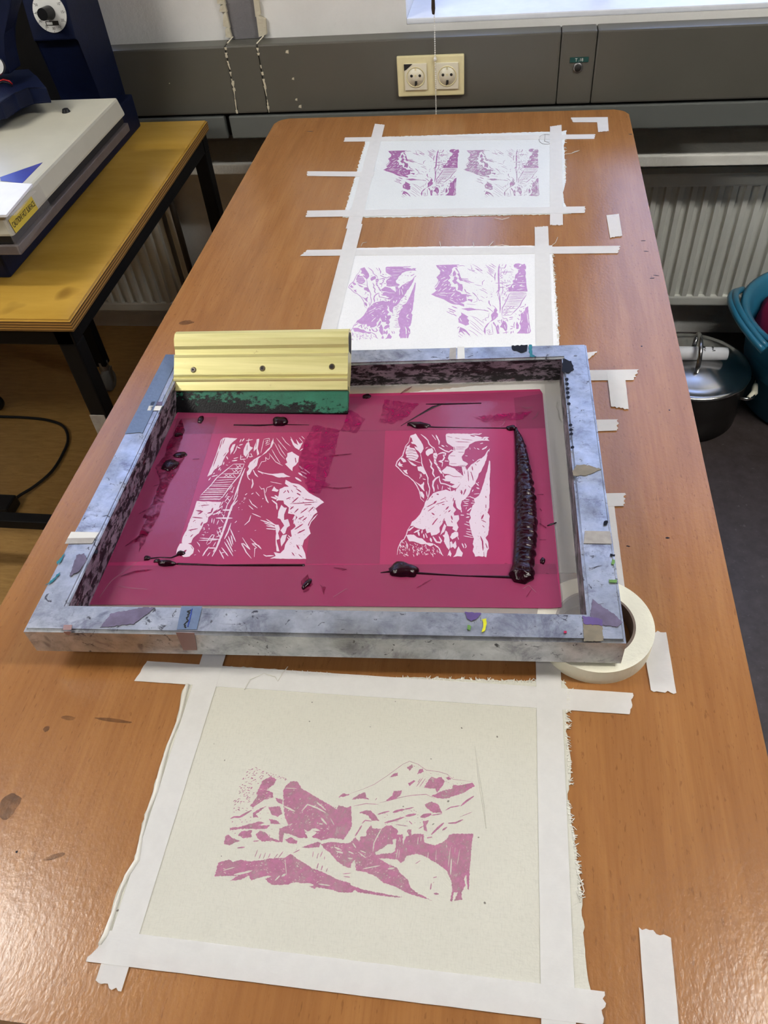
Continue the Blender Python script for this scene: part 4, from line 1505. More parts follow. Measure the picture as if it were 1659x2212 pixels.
ART_B = [(430, 930, 5.925, '''
P 250,210 280,120 310,95 340,90 420,95 490,100 440,140 400,180 380,230 380,270 340,320 310,380 290,440 250,470 200,500 160,560 105,590 130,530 160,460 190,380 220,300 240,240
T 10 300,110 260,240;T 8 330,100 300,180;T 10 250,260 180,460;T 10 250,440 220,510;T 8 350,280 310,330
S 14 250,510 270,470;S 12 280,490 270,520;S 15 320,400 310,440;S 14 350,330 370,370;S 12 120,640 150,600;S 12 160,590 240,570;S 12 180,560 200,540
P 430,180 400,240 400,310 440,250 465,170;S 12 490,190 470,250 440,300;S 14 490,210 530,230;S 12 510,190 560,175;S 12 520,150 540,110;S 12 550,140 580,100;S 10 600,130 690,115;S 15 420,390 490,380;S 10 440,360 500,345;S 20 345,440 370,445;S 14 380,410 395,405
P 570,250 590,200 610,160 640,150 650,200 690,220 640,280 600,340 570,310;T 7 620,180 610,260;S 10 640,100 620,180;S 12 535,310 530,370 600,365;S 8 535,340 565,335;S 12 610,360 640,290;S 8 620,330 650,330;S 11 640,340 690,330;S 10 660,290 680,330;S 13 570,380 590,410
P 700,230 740,110 770,105 760,180 750,230 770,300 745,320 735,230 700,270;T 6 735,130 725,220
P 800,320 850,270 910,210 920,170 950,95 955,160 930,210 860,285 790,330 760,360 740,450 700,490 680,500 650,560 615,580 610,530 640,490 625,460 650,410 700,370 750,340
T 5 730,370 700,420;S 11 615,560 630,610 655,635;S 14 690,500 720,560 755,595;S 7 830,110 815,180 790,290;S 6 830,110 900,100 905,150;S 6 840,140 890,120 850,170 900,145;S 6 850,190 910,165
S 7 990,95 1060,180 1130,260;S 7 1060,80 1110,150 1170,200;S 7 960,150 1040,300 1100,370;S 7 1010,170 1060,260 1110,330;S 8 930,240 980,330 1040,420;S 8 895,290 980,400 1070,450;S 7 1170,80 1230,190;S 7 1310,70 1350,110;S 7 1280,90 1330,150
P 1170,110 1200,180 1230,220 1280,250 1330,150 1290,170 1240,110 1270,190 1220,160 1190,110
P 1130,290 1190,270 1230,300 1280,330 1270,400 1240,440 1200,470 1195,520 1150,480 1100,430 1130,410 1110,360 1130,330;T 36 1232,350 1240,410
S 18 1280,450 1330,500;S 20 1270,540 1330,580 1380,610;S 20 1230,600 1310,650;S 16 1300,520 1380,560;S 14 1330,480 1420,550;S 12 1290,260 1330,230
S 7 905,310 900,360 880,370 850,340 855,390 800,400 770,460 750,490
P 750,510 830,540 940,555 1080,545 1130,575 1170,590 1080,600 1010,600 930,570 830,550 760,530;S 6 750,510 820,560
S 12 440,430 340,510 230,600 150,700 20,830;S 13 580,425 520,570 450,650 380,740 300,850 250,889;S 18 590,480 540,600 500,720 440,889;S 9 565,540 510,700 480,860
S 10 440,430 580,430;S 10 380,490 560,485;S 9 300,555 520,550;S 10 240,600 480,600;S 8 220,640 450,625;S 8 190,670 430,655;S 8 160,695 410,690;S 10 140,710 400,715;S 12 90,750 370,745;S 9 70,775 360,770;S 10 50,795 340,790;S 9 30,820 320,815;S 12 10,850 290,845;S 12 5,880 270,875
S 7 470,440 510,480;S 7 510,440 550,480;S 7 540,440 470,485;S 7 420,500 470,545;S 7 460,495 510,545;S 7 500,495 430,545;S 7 540,500 480,548;S 7 330,560 380,600;S 7 380,560 430,605;S 7 430,560 470,600;S 7 420,560 360,605;S 7 370,560 310,605
S 8 430,700 390,760;S 8 450,720 420,800;S 8 400,780 440,790;S 8 370,800 330,860;S 8 350,840 400,850
S 17 680,620 690,680 670,740;S 9 770,710 800,750 830,740 850,870;S 7 850,800 870,730 940,705;S 7 910,655 1060,685;S 24 590,825 615,805;S 26 670,815 695,800;S 18 575,870 600,862;S 17 810,870 825,872;S 8 725,785 775,840
P 1110,630 1180,670 1280,690 1340,730 1400,790 1480,840 1560,889 1000,895 1020,820 1030,750 1090,720 1150,720 1100,680
P 930,770 960,715 990,750 1020,760 1000,785;S 20 920,850 960,860 1000,880
T 28 1080,800 1110,770;T 20 1180,760 1200,790;T 12 1240,740 1310,790;T 14 1250,800 1300,830;T 10 1330,840 1420,860;T 12 1190,830 1230,860;T 10 1200,700 1260,730;T 12 1130,760 1150,800
'''), (370, 1070, 4.879, '''
S 8 300,20 540,15;S 8 295,40 520,42
P 270,60 530,70 500,140 450,170 430,200 390,230 380,280 340,300 320,350 290,400 230,450 210,500 170,510 110,500 120,440 160,370 180,300 210,230 240,150
T 8 310,110 400,100;T 14 260,160 330,170 280,200;T 16 440,130 420,180 380,190;T 12 220,230 330,240;T 15 250,260 230,280;T 10 180,370 280,350;T 14 330,280 310,320;T 8 200,440 230,410
P 90,510 150,500 210,520 240,560 230,610 190,645 130,650 90,620 50,640 60,570;T 20 160,575 110,620;T 6 205,530 230,570
S 20 700,0 640,110 590,250 530,420 470,570 430,645;S 8 650,0 590,100 560,190;S 7 490,350 540,330;S 7 480,400 530,370;S 7 470,440 520,420;S 7 440,540 470,490;S 7 500,330 530,420;S 7 480,370 510,440;S 7 580,20 620,60;S 7 610,10 560,70;S 7 570,70 600,90
S 15 540,155 640,155;S 15 470,240 645,240;S 10 300,450 520,465;S 8 290,475 480,470;S 8 370,510 380,480 430,415 455,420 410,500 375,520;S 12 390,555 480,555;S 13 330,640 360,590 400,540;S 7 380,640 410,600;S 8 460,560 440,600
S 8 330,350 345,340 350,360 335,365;S 8 380,305 395,312 390,325;S 8 390,350 400,345 398,362;S 8 345,390 360,385 358,400;S 8 370,395 390,390;S 8 320,415 345,415 340,430;S 8 270,490 295,520 300,540;S 7 280,570 300,600;S 7 240,630 260,625
S 9 430,200 540,180;S 8 440,210 520,160 490,210;S 8 480,160 540,110 530,150;S 8 550,60 520,110;S 8 500,260 480,310;S 8 520,250 550,290;S 9 430,240 425,290;S 9 455,245 445,300;S 8 530,190 550,220;S 8 560,200 545,240
S 13 765,30 775,25;S 13 742,65 752,60;S 13 718,92 728,88;S 13 758,78 768,72;S 13 705,132 715,126;S 10 742,152 750,150;S 10 760,50 780,40;S 11 690,70 700,50;S 10 650,110 690,60;S 9 710,150 715,152
S 9 820,40 850,90 910,135;S 9 815,105 865,150;S 14 990,0 1005,50 1025,80;S 13 960,38 972,34;S 13 948,124 955,110;S 9 850,190 945,230;S 9 840,210 820,270 770,315;S 10 878,372 894,368;S 10 705,378 715,380
S 13 630,290 600,380 560,460;S 11 620,350 650,420 680,490;S 11 630,420 650,520;S 12 600,430 640,540;S 12 580,460 650,600;S 12 560,490 650,640;S 12 530,550 600,640;S 12 505,575 555,670;S 11 520,610 560,600;S 18 670,290 690,270;S 12 665,580 680,585
S 11 750,445 790,510 830,570 760,510 740,510 770,560 790,600 845,665;S 10 835,455 880,500 950,565 920,530 870,510 850,510 900,550 880,560 875,650
S 13 940,260 1060,300 1120,320;S 10 1000,250 1090,310;S 10 980,290 1090,330;S 11 1000,320 1110,340;S 12 1000,350 1110,360
P 1090,310 1130,310 1145,360 1125,400 1140,460 1110,470 1120,520 1140,590 1110,590 1100,480 1105,400
P 1160,20 1200,0 1500,0 1560,30 1610,75 1560,105 1520,140 1540,180 1500,210 1470,260 1440,310 1450,370 1470,400 1440,430 1400,470 1380,540 1410,610 1420,670 1310,670 1040,665 1100,640 1080,600 1150,610 1190,570 1200,520 1230,470 1270,430 1260,370 1310,330 1290,280 1330,230 1290,200 1230,190 1240,130 1190,90 1180,50
T 11 1270,80 1340,20;T 8 1250,90 1540,70;T 12 1250,150 1290,115;T 12 1300,180 1340,140;T 10 1360,190 1440,130;T 10 1450,170 1500,120;T 12 1300,360 1390,300;T 14 1330,400 1410,360;T 10 1380,270 1430,230;T 17 1320,520 1350,570;T 10 1270,600 1300,640;T 10 1340,620 1380,655;T 9 1400,100 1480,95;T 10 1210,40 1260,20;T 9 1400,40 1500,55;T 10 1340,250 1400,220
P 1130,170 1160,100 1190,130 1220,130 1190,200 1190,260 1230,250 1250,320 1220,340 1200,400 1180,410 1150,370 1190,320 1150,250 1120,240;S 15 1280,260 1310,210 1290,300;P 1170,420 1220,410 1200,480 1160,540 1150,460;S 10 1220,440 1280,500;S 10 1230,420 1290,480;S 12 970,625 1000,640 1080,635;S 10 1540,200 1470,280 1445,340 1465,400
S 20 1090,0 1130,30 1110,60;S 15 1060,50 1110,90 1115,150
E 60 6 25 1180,20 1560,30 1500,210 1440,320 1440,430 1380,600 1200,650 1280,420 1260,100;E 25 6 15 270,70 520,80 380,270 220,460 120,480
''')]
ART_C = [(460, 1640, 5.53, '''
P 590,260 640,230 700,210 760,240 730,300 640,370 720,400 720,460 620,480 530,540 480,580 440,560 500,480 530,440 520,400 560,330
P 860,330 930,260 1010,270 1060,350 1150,400 1230,450 1330,510 1420,560 1500,620 1550,720 1600,700 1600,580 1650,560 1660,800 1600,900 1560,960 1400,940 1300,970 1180,930 1240,880 1170,830 1250,800 1100,880 1130,940 1030,940 940,900 850,880 830,990 790,980 790,830 900,790 880,740 860,690 840,500 840,370
T 22 850,560 980,625;T 18 1060,620 1130,540 1240,580 1350,640;T 22 1290,700 1360,780;T 36 1180,835 1270,850;T 40 1270,770 1310,775;T 28 1360,830 1385,835;T 20 950,635 975,645;T 16 1240,520 1300,560 1350,610;T 18 1090,840 1150,890;T 18 1310,935 1330,930;T 10 1520,640 1560,740;T 8 1400,700 1500,880;T 8 860,345 1000,350;T 10 900,790 950,770;T 12 1440,560 1530,600
P 660,570 720,570 800,560 830,650 770,690 700,660;P 740,460 830,480 830,540 780,520;P 480,640 560,590 640,560 560,620 510,660 540,690 480,700;S 22 210,710 250,690 320,690 460,610;P 670,710 760,730 810,775 690,770
P 200,820 310,810 440,770 560,745 620,760 540,790 680,790 640,830 480,830 330,830 200,850;P 300,910 340,860 470,850 450,890 470,930 370,945;P 150,920 180,900 230,940 330,975 250,1000 200,1030 130,1010;P 510,900 560,850 620,870 690,940 780,970 830,990 760,990 690,970 590,985 530,940;P 860,960 930,930 1010,980 1000,1010 900,1000
D 95 11 -15 420,70 520,90 640,150 580,240 520,330 480,420 420,570 230,640 260,470 300,360 370,170
D 25 9 20 640,150 760,190 920,240 850,260 720,210 620,200
P 60,1240 190,1195 240,1230 330,1200 430,1220 560,1210 690,1185 850,1180 930,1130 1020,1200 1090,1240 1200,1310 1300,1340 1400,1390 1500,1440 1640,1480 1640,1590 1500,1590 1430,1560 1240,1530 1210,1550 1080,1480 960,1470 900,1500 700,1500 620,1430 700,1400 600,1400 460,1450 430,1390 330,1440 200,1455 300,1390 20,1400
T 22 250,1380 380,1355 470,1330;T 14 740,1450 800,1390;T 26 820,1400 870,1370;T 36 1080,1490 1200,1505;T 30 620,1405 690,1400;T 14 1260,1490 1400,1510;T 8 860,1190 880,1390;T 10 120,1330 260,1290
S 8 500,1170 535,1080;S 8 550,1190 575,1125;S 8 600,1190 630,1115;S 8 660,1180 685,1125;S 9 720,1200 775,1130;S 9 780,1180 840,1100;S 8 1200,1100 1190,1170;S 8 1240,1190 1260,1120;S 9 1280,1170 1310,1100;S 8 1330,1200 1335,1160;S 12 1240,1310 1260,1240;S 12 1290,1330 1310,1270;S 10 1350,1350 1370,1300;S 10 960,1120 1040,1080;S 10 990,1090 1000,1070
P 1060,1055 1150,1020 1250,985 1290,1000 1270,1050 1150,1060;P 1290,1010 1400,990 1550,1000 1650,1010 1650,1300 1600,1290 1480,1220 1400,1120 1320,1060
T 15 1450,1050 1530,1080;T 18 1470,1100 1600,1130;T 15 1560,1160 1640,1180;T 18 1590,1080 1620,1080;S 9 1550,1370 1650,1360;S 9 1560,1400 1640,1410;S 12 480,980 550,975;S 16 290,1060 380,1050
E 70 9 -35 860,340 1060,360 1330,520 1500,640 1640,760 1600,900 1400,920 1180,900 940,860 840,700
E 25 8 -20 590,260 760,240 720,460 440,570
E 60 9 8 60,1250 400,1220 900,1180 1100,1260 1500,1450 1640,1560 1300,1500 900,1470 500,1420 100,1380
E 30 9 -40 1290,1020 1650,1020 1650,1280 1480,1200
D 40 9 0 180,620 620,560 820,700 780,980 160,1000
D 30 8 -30 1200,480 1640,640 1640,720 1350,600
'''), (740, 1640, 5.53, '''
P -50,455 0,410 85,420 30,445
S 5 90,410 240,360 380,300 530,200 640,120 720,60 800,25 900,60 1000,130 1150,150 1250,180 1320,240 1560,270
P 110,480 180,430 270,390 280,450 320,480 230,470;S 18 390,490 410,465;P 510,500 590,440 610,380 710,375 690,430 640,470;S 7 440,520 490,510 720,450 840,430 1000,420 1100,470
P 560,215 600,180 660,155 660,200;P 770,100 830,60 840,90 800,140;P 920,120 960,110 970,150 890,180;P 780,290 850,250 870,260 800,320;S 7 880,330 960,220;S 7 920,330 990,230;S 7 900,280 930,230
P 970,340 1020,260 1060,210 1120,230 1180,210 1220,270 1200,310 1130,400 1110,350 1040,350;P 1230,220 1270,205 1300,235 1260,250;P 1060,440 1140,400 1220,370 1310,350 1320,310 1420,310 1550,280 1580,320 1450,400 1330,440 1240,470 1130,465
P 980,540 1060,505 1140,540 1170,600 1190,640 1090,640 1010,590
S 18 420,660 480,640 560,620;S 24 600,635 680,610 740,600;S 13 740,600 850,575;S 22 500,760 620,730 740,690;S 26 750,680 880,655;S 44 930,690 1060,655;S 12 1060,670 1190,650;S 12 1230,610 1290,575 1400,555;S 20 1410,560 1480,500 1570,440;S 20 1260,765 1350,760 1440,720;S 6 1400,690 1550,630;S 7 130,560 280,530 430,540;S 8 640,780 780,800
P 200,640 280,610 340,615 400,680 440,735 350,735 300,670;S 13 230,770 270,730 350,740;S 18 150,920 200,840 230,790
P -50,550 60,580 110,630 60,640 80,750 100,830 40,900 -100,900 -100,700
P 100,990 150,930 200,990 215,925 280,920 290,850 340,780 360,825 470,830 520,795 580,790 640,830 665,870 650,900 720,900 720,1000 760,920 800,910 770,870 780,840 825,840 820,910 870,890 970,895 975,990 1030,1010 1100,1030 1180,1000 1240,960 1280,900 1340,890 1560,890 1545,1000 1520,1300 1510,1560 1490,1550 1480,1370 1450,1440 1470,1500 1420,1600 1430,1680 1330,1690 1380,1590 1330,1590 1310,1700 1285,1690 1310,1560 1300,1450 1240,1330 1150,1260 1040,1190 960,1150 880,1130 760,1160 740,1210 690,1240 660,1200 560,1190 430,1180 520,1240 640,1290 700,1370 780,1440 810,1530 880,1590 960,1630 1070,1690 940,1650 800,1610 720,1570 620,1520 480,1470 400,1400 280,1350 160,1330 150,1200 60,1290 0,1270 0,1020
N 600,960 640,950 630,1090 590,1120 480,1130 400,1145 390,1110 470,1070 530,1020 600,1015;T 14 470,820 410,930 375,1000 362,1105;T 9 680,930 690,990;T 9 660,1070 640,1180;T 8 680,1080 670,1180;T 13 730,920 725,1020;T 8 905,930 895,1020;T 8 940,920 935,980;T 8 1025,1110 1015,1190;T 6 1120,1080 1110,1220;T 7 1290,1040 1260,1290;T 15 1300,1190 1290,1380;T 7 1400,1080 1370,1260;T 6 1345,1050 1340,1120;T 12 240,1310 450,1270;T 22 540,1310 620,1300;T 16 70,1100 130,1130;T 18 730,1430 750,1435;T 12 800,970 790,990;T 12 200,1120 280,1180;T 16 60,1180 120,1190;T 10 1240,1020 1245,1060;T 12 120,1000 160,1060;T 12 210,1090 280,1120
P 960,735 1030,730 1000,790 1010,870 970,840;S 28 795,740 830,775;S 24 1060,900 1140,820 1210,760;S 20 1190,850 1250,810;S 36 1010,940 1070,930;S 11 910,830 960,800
P 120,1520 200,1540 300,1570 450,1600 640,1630 730,1650 640,1650 400,1620 180,1590;P 0,1470 90,1495 170,1535 120,1590 0,1590;E 45 8 -38 150,1060 400,1180 640,1300 800,1520 940,1640 620,1500 280,1340 150,1280;E 30 8 85 300,860 620,820 700,1000 640,1150 400,1150;E 35 7 86 720,920 1000,920 1240,980 1540,920 1500,1340 1300,1300 1040,1160 740,1110;D 40 7 15 420,640 900,560 1180,640 900,780 520,800;D 30 7 20 780,60 1560,280 1500,380 1040,330;E 14 8 60 60,1030 320,1000 380,1180 100,1300
S 26 1085,1415 1125,1405;S 13 1060,1480 1050,1560;S 24 1090,1605 1150,1610;S 13 1080,1480 1095,1465;S 8 870,1250 930,1210
''')]
TA = fill_art(parse_art(ART_A, 1, 22, 3.0))
TB = fill_art(parse_art(ART_B, 2, 22, 2.5))
TC = fill_art(parse_art(ART_C, 3, 12, 5.0))


def cloth(name, outline, label, mat, z0=0.0003, th=0.0006, fray=None, seed=1, cat='cloth'):
    """outline: list of (px,py,raggedness) corner-to-corner on the table"""
    rnd = random.Random(seed)
    P = [at(x, y, z0) for x, y, *_ in outline]
    pts = []
    n = len(P)
    for i in range(n):
        amp = outline[i][2] if len(outline[i]) > 2 else 0.0008
        a, b = P[i], P[(i + 1) % n]
        k = max(2, int((b - a).length / 0.004))
        pts += jag(a, b, k, amp, rnd)
    c = sum(P, V((0, 0, 0))) / n
    t = thing(name, (c.x, c.y, 0.0), label, cat)
    bm = bm_new()
    flat_poly(bm, pts, th)
    finish('fabric', bm, mat, t)
    if fray:
        bm = bm_new()
        for (ax, ay, bx2, by2, nn, ln) in fray:
            A, B = at(ax, ay, z0 + th), at(bx2, by2, z0 + th)
            d_ = (B - A).normalized()
            s_ = V((-d_.y, d_.x, 0))
            if (A + s_ * 0.01 - c).length < (A - c).length:
                s_ = -s_
            for k in range(nn):
                p = A.lerp(B, rnd.random()) - s_ * 0.002
                l = ln * rnd.uniform(0.4, 1.3)
                e = p + s_ * l + d_ * rnd.uniform(-.8, .8) * l
                mid = p.lerp(e, 0.5) + d_ * rnd.uniform(-.3, .3) * l + V((0, 0, rnd.uniform(0.0, 0.0003)))
                tube(bm, [p, mid, e], [0.0006, 0.0005, 0.0003], 4)
        fr = finish('frayed_edge', bm, 'thread', t)
        fr['kind'] = 'stuff'
    return t


def threads(parent, lst):
    for pts in lst:
        bm = bm_new()
        tube(bm, [at(x, y, 0.0012 + 0.001 * (i % 2)) for i, (x, y) in enumerate(pts)], 0.0004, 5)
        finish('loose_thread', bm, 'thread', parent)


# near natural calico
near = cloth('printed_cloth', [(432, 1437, .001), (560, 1444, .001), (800, 1462, .001), (1000, 1468, .001), (1215, 1472, .001), (1230, 1492, .0012), (1222, 1580, .0012), (1234, 1650, .001), (1226, 1725, .001), (1240, 1800, .001), (1250, 1880, .001), (1258, 1955, .001), (1262, 2040, .0008), (1271, 2120, .0008), (1283, 2172, .0015), (1150, 2168, .0018), (950, 2142, .0018), (700, 2116, .0018), (560, 2098, .0018), (430, 2078, .0018), (330, 2068, .0018), (212, 2042, .0006), (226, 2018, .0008), (240, 1975, .0008), (254, 1925, .0008), (270, 1895, .0008), (290, 1860, .0008), (312, 1760, .0008), (332, 1705, .0008), (360, 1610, .0006), (381, 1560, .0006), (394, 1492, .0006), (402, 1478, .0004)],
             'cream calico cloth with a pink valley landscape print, nearest the camera', 'calico',
             fray=[(1230, 1490, 1224, 1580, 36, 0.005), (1226, 1590, 1234, 1700, 34, 0.004), (1226, 1725, 1240, 1800, 20, 0.004), (1241, 1800, 1258, 1955, 46, 0.004), (860, 1464, 1225, 1472, 70, 0.004), (560, 1446, 860, 1464, 30, 0.003), (300, 2062, 700, 2116, 60, 0.003), (700, 2116, 1200, 2168, 70, 0.004)], seed=3)
ZC = 0.00105
art_mesh('print', TC, lambda x, y: at(x, y, ZC), 'print_dusty', near)
bm = bm_new()
hem = [(402, 1478), (395, 1495), (386, 1550), (362, 1608), (345, 1660), (332, 1708), (314, 1758), (302, 1810), (291, 1858), (272, 1893), (256, 1923), (242, 1973), (227, 2018), (214, 2040)]
tube(bm, [at(x + 3, y, 0.0016) + V((random.uniform(-.0008, .0008), 0, 0)) for x, y in hem], [0.0018 + 0.0006 * math.sin(i * 1.7) for i in range(len(hem))], 8)
finish('rolled_edge', bm, 'thread', near)
threads(near, [[(528, 1490), (540, 1468), (570, 1455), (595, 1462), (600, 1472), (610, 1455), (622, 1440)], [(1246, 1880), (1256, 1905), (1262, 1925), (1252, 1940), (1245, 1925)]])
bm = bm_new()
tube(bm, [at(1026, 1612, 0.0008), at(1034, 1680, 0.0008), at(1044, 1740, 0.0008), at(1050, 1790, 0.0008)], [.0003, .0009, .0009, .0003], 8)
finish('crease', bm, 'calico', near)

# second cloth: two landscape prints, bright white
mid = cloth('printed_cloth', [(742, 537, .0006), (950, 533, .0006), (1193, 531, .001), (1196, 580, .001), (1202, 650, .001), (1207, 735, .001), (1209, 790, .001), (680, 800, .001), (704, 712, .0008), (722, 620, .0006)],
            'bright white cloth with two lilac prints, half hidden behind the squeegee and screen', 'cotton',
            fray=[(1194, 540, 1207, 740, 80, 0.004)], seed=4)
threads(mid, [[(780, 532), (783, 525), (792, 523)], [(952, 534), (950, 522)], [(1024, 533), (1022, 524)], [(1055, 533), (1066, 521)], [(1068, 531), (1085, 529), (1100, 531)], [(1192, 530), (1200, 524), (1205, 512)]])
# far cloth: two prints
far = cloth('printed_cloth', [(798, 297, .0015), (900, 294, .0012), (1050, 289, .0012), (1215, 284, .0008), (1224, 282, .001), (1218, 315, .001), (1221, 360, .0012), (1222, 395, .0008), (1216, 415, .0005), (1218, 438, .0005), (1234, 462, .0008), (1180, 464, .0018), (1060, 466, .0018), (950, 468, .0018), (860, 470, .0018), (740, 470, .0008), (750, 440, .001), (762, 400, .0012), (778, 345, .0012), (790, 305, .001)],
            'white cloth with two mauve prints at the far end of the beech table', 'cotton_far',
            fray=[(792, 300, 742, 468, 50, 0.004), (1222, 300, 1221, 390, 30, 0.004), (810, 470, 1200, 464, 50, 0.003), (800, 296, 960, 292, 25, 0.003)], seed=5)
threads(far, [[(1220, 333), (1232, 332), (1250, 326)], [(1236, 330), (1242, 327), (1252, 325)], [(1100, 470), (1085, 474), (1068, 471)]])
bm = bm_new()
ptsr = [at(1180 + 16 * math.cos(a), 301 + 11 * math.sin(a), 0.0011) for a in [math.radians(x) for x in range(-160, 181, 20)]]
tube(bm, ptsr + [at(1178, 290, .0011), at(1176, 305, .0011), at(1186, 308, .0011)], 0.0006, 5)
finish('pencil_mark', bm, 'pencil', far)


def screen_coords(tri, rot):
    pts = [at_f(v.x, v.y, -0.036) for v in tri[0]]
    used = set(i for f in tri[1] for i in f)
    x0 = min(pts[i].x for i in used); x1 = max(pts[i].x for i in used)
    y0 = min(pts[i].y for i in used); y1 = max(pts[i].y for i in used)
    out = []
    for p in pts:
        u, v = (p.x - x0) / (x1 - x0), (p.y - y0) / (y1 - y0)
        if rot:
            u, v = 1 - u, 1 - v
        out.append(V((u, v)))
    return out, tri[1]


def quad_map(tl, tr, bl, br, z):
    a, b, c_, d_ = at(*tl, z), at(*tr, z), at(*bl, z), at(*br, z)
    return lambda u, v: (c_ * (1 - u) + d_ * u) * (1 - v) + (a * (1 - u) + b * u) * v


SA, SB = screen_coords(TA, False), screen_coords(TB, True)
art_mesh('print', SA, quad_map((766, 574), (908, 575), (718, 736), (884, 735), ZC), 'print_lilac', mid)
art_mesh('print', SB, quad_map((938, 568), (1142, 569), (922, 731), (1147, 727), ZC), 'print_lilac', mid)
art_mesh('print', SB, quad_map((836, 323), (997, 322), (817, 427), (984, 427), ZC), 'print_mauve', far)
art_mesh('print', SB, quad_map((1005, 322), (1168, 321), (996, 427), (1165, 428), ZC), 'print_faint', far)
# cloth lying under the screen
und = cloth('cotton_cloth', [(480, 890, .001), (1236, 812, .001), (1286, 1236, .001), (340, 1262, .001)],
            'white cloth lying flat beneath the printing screen, seen through its mesh', 'cotton', seed=8)

# ------------------------------------------------------------------ masking tape strips
tz = [0.0]


def tape(corners, label, torn=(1, 3), z=None, seed=None):
    """corners: 4 px points in order a,b,c,d; sides b-c ... edges with index in `torn` (a-b=0,b-c=1,c-d=2,d-a=3) are torn"""
    if z is None:
        tz[0] += 1
        z = 0.00125 + 0.00004 * (tz[0] % 9)
    rnd = random.Random(seed or int(tz[0] * 13 + 1))
    P = [at(x, y, z) for x, y in corners]
    pts = []
    for i in range(4):
        a, b = P[i], P[(i + 1) % 4]
        if i in torn:
            pts += jag(a, b, 9, 0.0016, rnd)
        else:
            pts += jag(a, b, max(2, int((b - a).length / 0.01)), 0.00012, rnd)
    bm = bm_new()
    flat_poly(bm, pts, 0.0002)
    o = finish('masking_tape_strip', bm, 'tape')
    return tag(o, label, 'tape', 'masking tape strips on the table')


# (horizontal strips: torn ends are edges 1 and 3)
tape([(318, 1428), (1367, 1497), (1360, 1543), (290, 1471)], 'long tape strip across the top of the near calico cloth', z=0.00120)
tape([(443, 1398), (493, 1398), (262, 2142), (207, 2118)], 'tape strip down the left side of the near calico cloth', torn=(0, 2), z=0.00145)
tape([(1157, 1400), (1209, 1400), (1246, 2250), (1170, 2250)], 'tape strip down the right side of the near calico cloth', torn=(0, 2), z=0.00150)
tape([(238, 2010), (1306, 2142), (1301, 2216), (186, 2077)], 'wide tape strip along the bottom of the near calico cloth', z=0.00175)
tape([(1380, 2003), (1449, 2026), (1470, 2250), (1398, 2250)], 'single tape strip at the bottom right corner of the table', torn=(0,))
tape([(1385, 1362), (1439, 1366), (1461, 1497), (1406, 1491)], 'tape strip sticking out from behind the tape roll', torn=(0, 2))
tape([(1300, 1090), (1326, 1086), (1352, 1290), (1325, 1300)], 'long tape strip running along the right outer side of the screen', torn=(0, 2), z=0.00130)
tape([(1290, 1066), (1350, 1065), (1348, 1093), (1290, 1094)], 'short tape end right of the screen, nearest the tape roll', z=0.00155)
tape([(1270, 907), (1335, 906), (1333, 930), (1270, 932)], 'short tape end right of the screen below the taped corner')
tape([(1255, 800), (1380, 798), (1368, 821), (1255, 822)], 'horizontal tape right of the screen forming a taped corner', z=0.00130)
tape([(1311, 803), (1349, 801), (1358, 884), (1320, 878)], 'vertical tape hanging down from the taped corner right of the screen', torn=(0, 2), z=0.00155)
tape([(1250, 764), (1290, 759), (1269, 776), (1250, 778)], 'tiny pointed tape end at the far right corner of the screen')
tape([(1310, 465), (1337, 462), (1344, 509), (1318, 514)], 'lone tape square near the right table edge', torn=(2,))
tape([(664, 540), (1339, 531), (1334, 547), (648, 553)], 'long tape strip across the top of the bright white cloth', z=0.00120)
tape([(752, 486), (783, 484), (718, 745), (684, 745)], 'tape strip down the left side of the bright white cloth', torn=(0,), z=0.00205)
tape([(1155, 490), (1184, 489), (1196, 770), (1158, 770)], 'tape strip down the right side of the bright white cloth', torn=(0,), z=0.00150)
tape([(745, 297), (1285, 290), (1283, 300), (743, 306)], 'tape strip across the top of the far cloth', z=0.00120)
tape([(810, 267), (831, 270), (778, 493), (747, 494)], 'tape strip down the left side of the far cloth', torn=(0, 2), z=0.00145)
tape([(1188, 273), (1213, 270), (1216, 486), (1188, 486)], 'tape strip down the right side of the far cloth', torn=(0, 2), z=0.00150)
tape([(664, 455), (1264, 446), (1262, 460), (661, 469)], 'tape strip along the bottom of the far cloth', z=0.00175)
tape([(664, 370), (810, 371), (806, 382), (663, 380)], 'short tape strip crossing the left edge of the far cloth')
tape([(1233, 254), (1313, 253), (1311, 264), (1238, 264)], 'horizontal tape of the corner mark at the far right of the table', torn=(3,), z=0.00130)
tape([(1289, 256), (1313, 253), (1315, 283), (1292, 285)], 'vertical tape of the corner mark at the far right of the table', torn=(2,), z=0.00155)

# ------------------------------------------------------------------ tape roll
RC = V((0.2535, -1.4025, 0.0))
RR, RI, RH = 0.0578, 0.0385, 0.0206
t = thing('tape_roll', RC, 'cream roll of masking tape propping up the near corner of the screen', 'tape roll')
bm = bm_new()
lathe(bm, [(RI + .001, 0.0), (RR, 0.0), (RR, RH), (RI + .001, RH), (RI + .001, 0.0)], RC, 72, smooth=False)
finish('wound_tape', bm, 'roll', t)
bm = bm_new()
lathe(bm, [(RI, 0.0), (RI + .0009, 0.0), (RI + .0009, RH + .0005), (RI - .0015, RH + .0005), (RI - .0015, 0.0), (RI, 0.0)], RC, 72, smooth=False)
finish('cardboard_core', bm, 'roll_core', t)

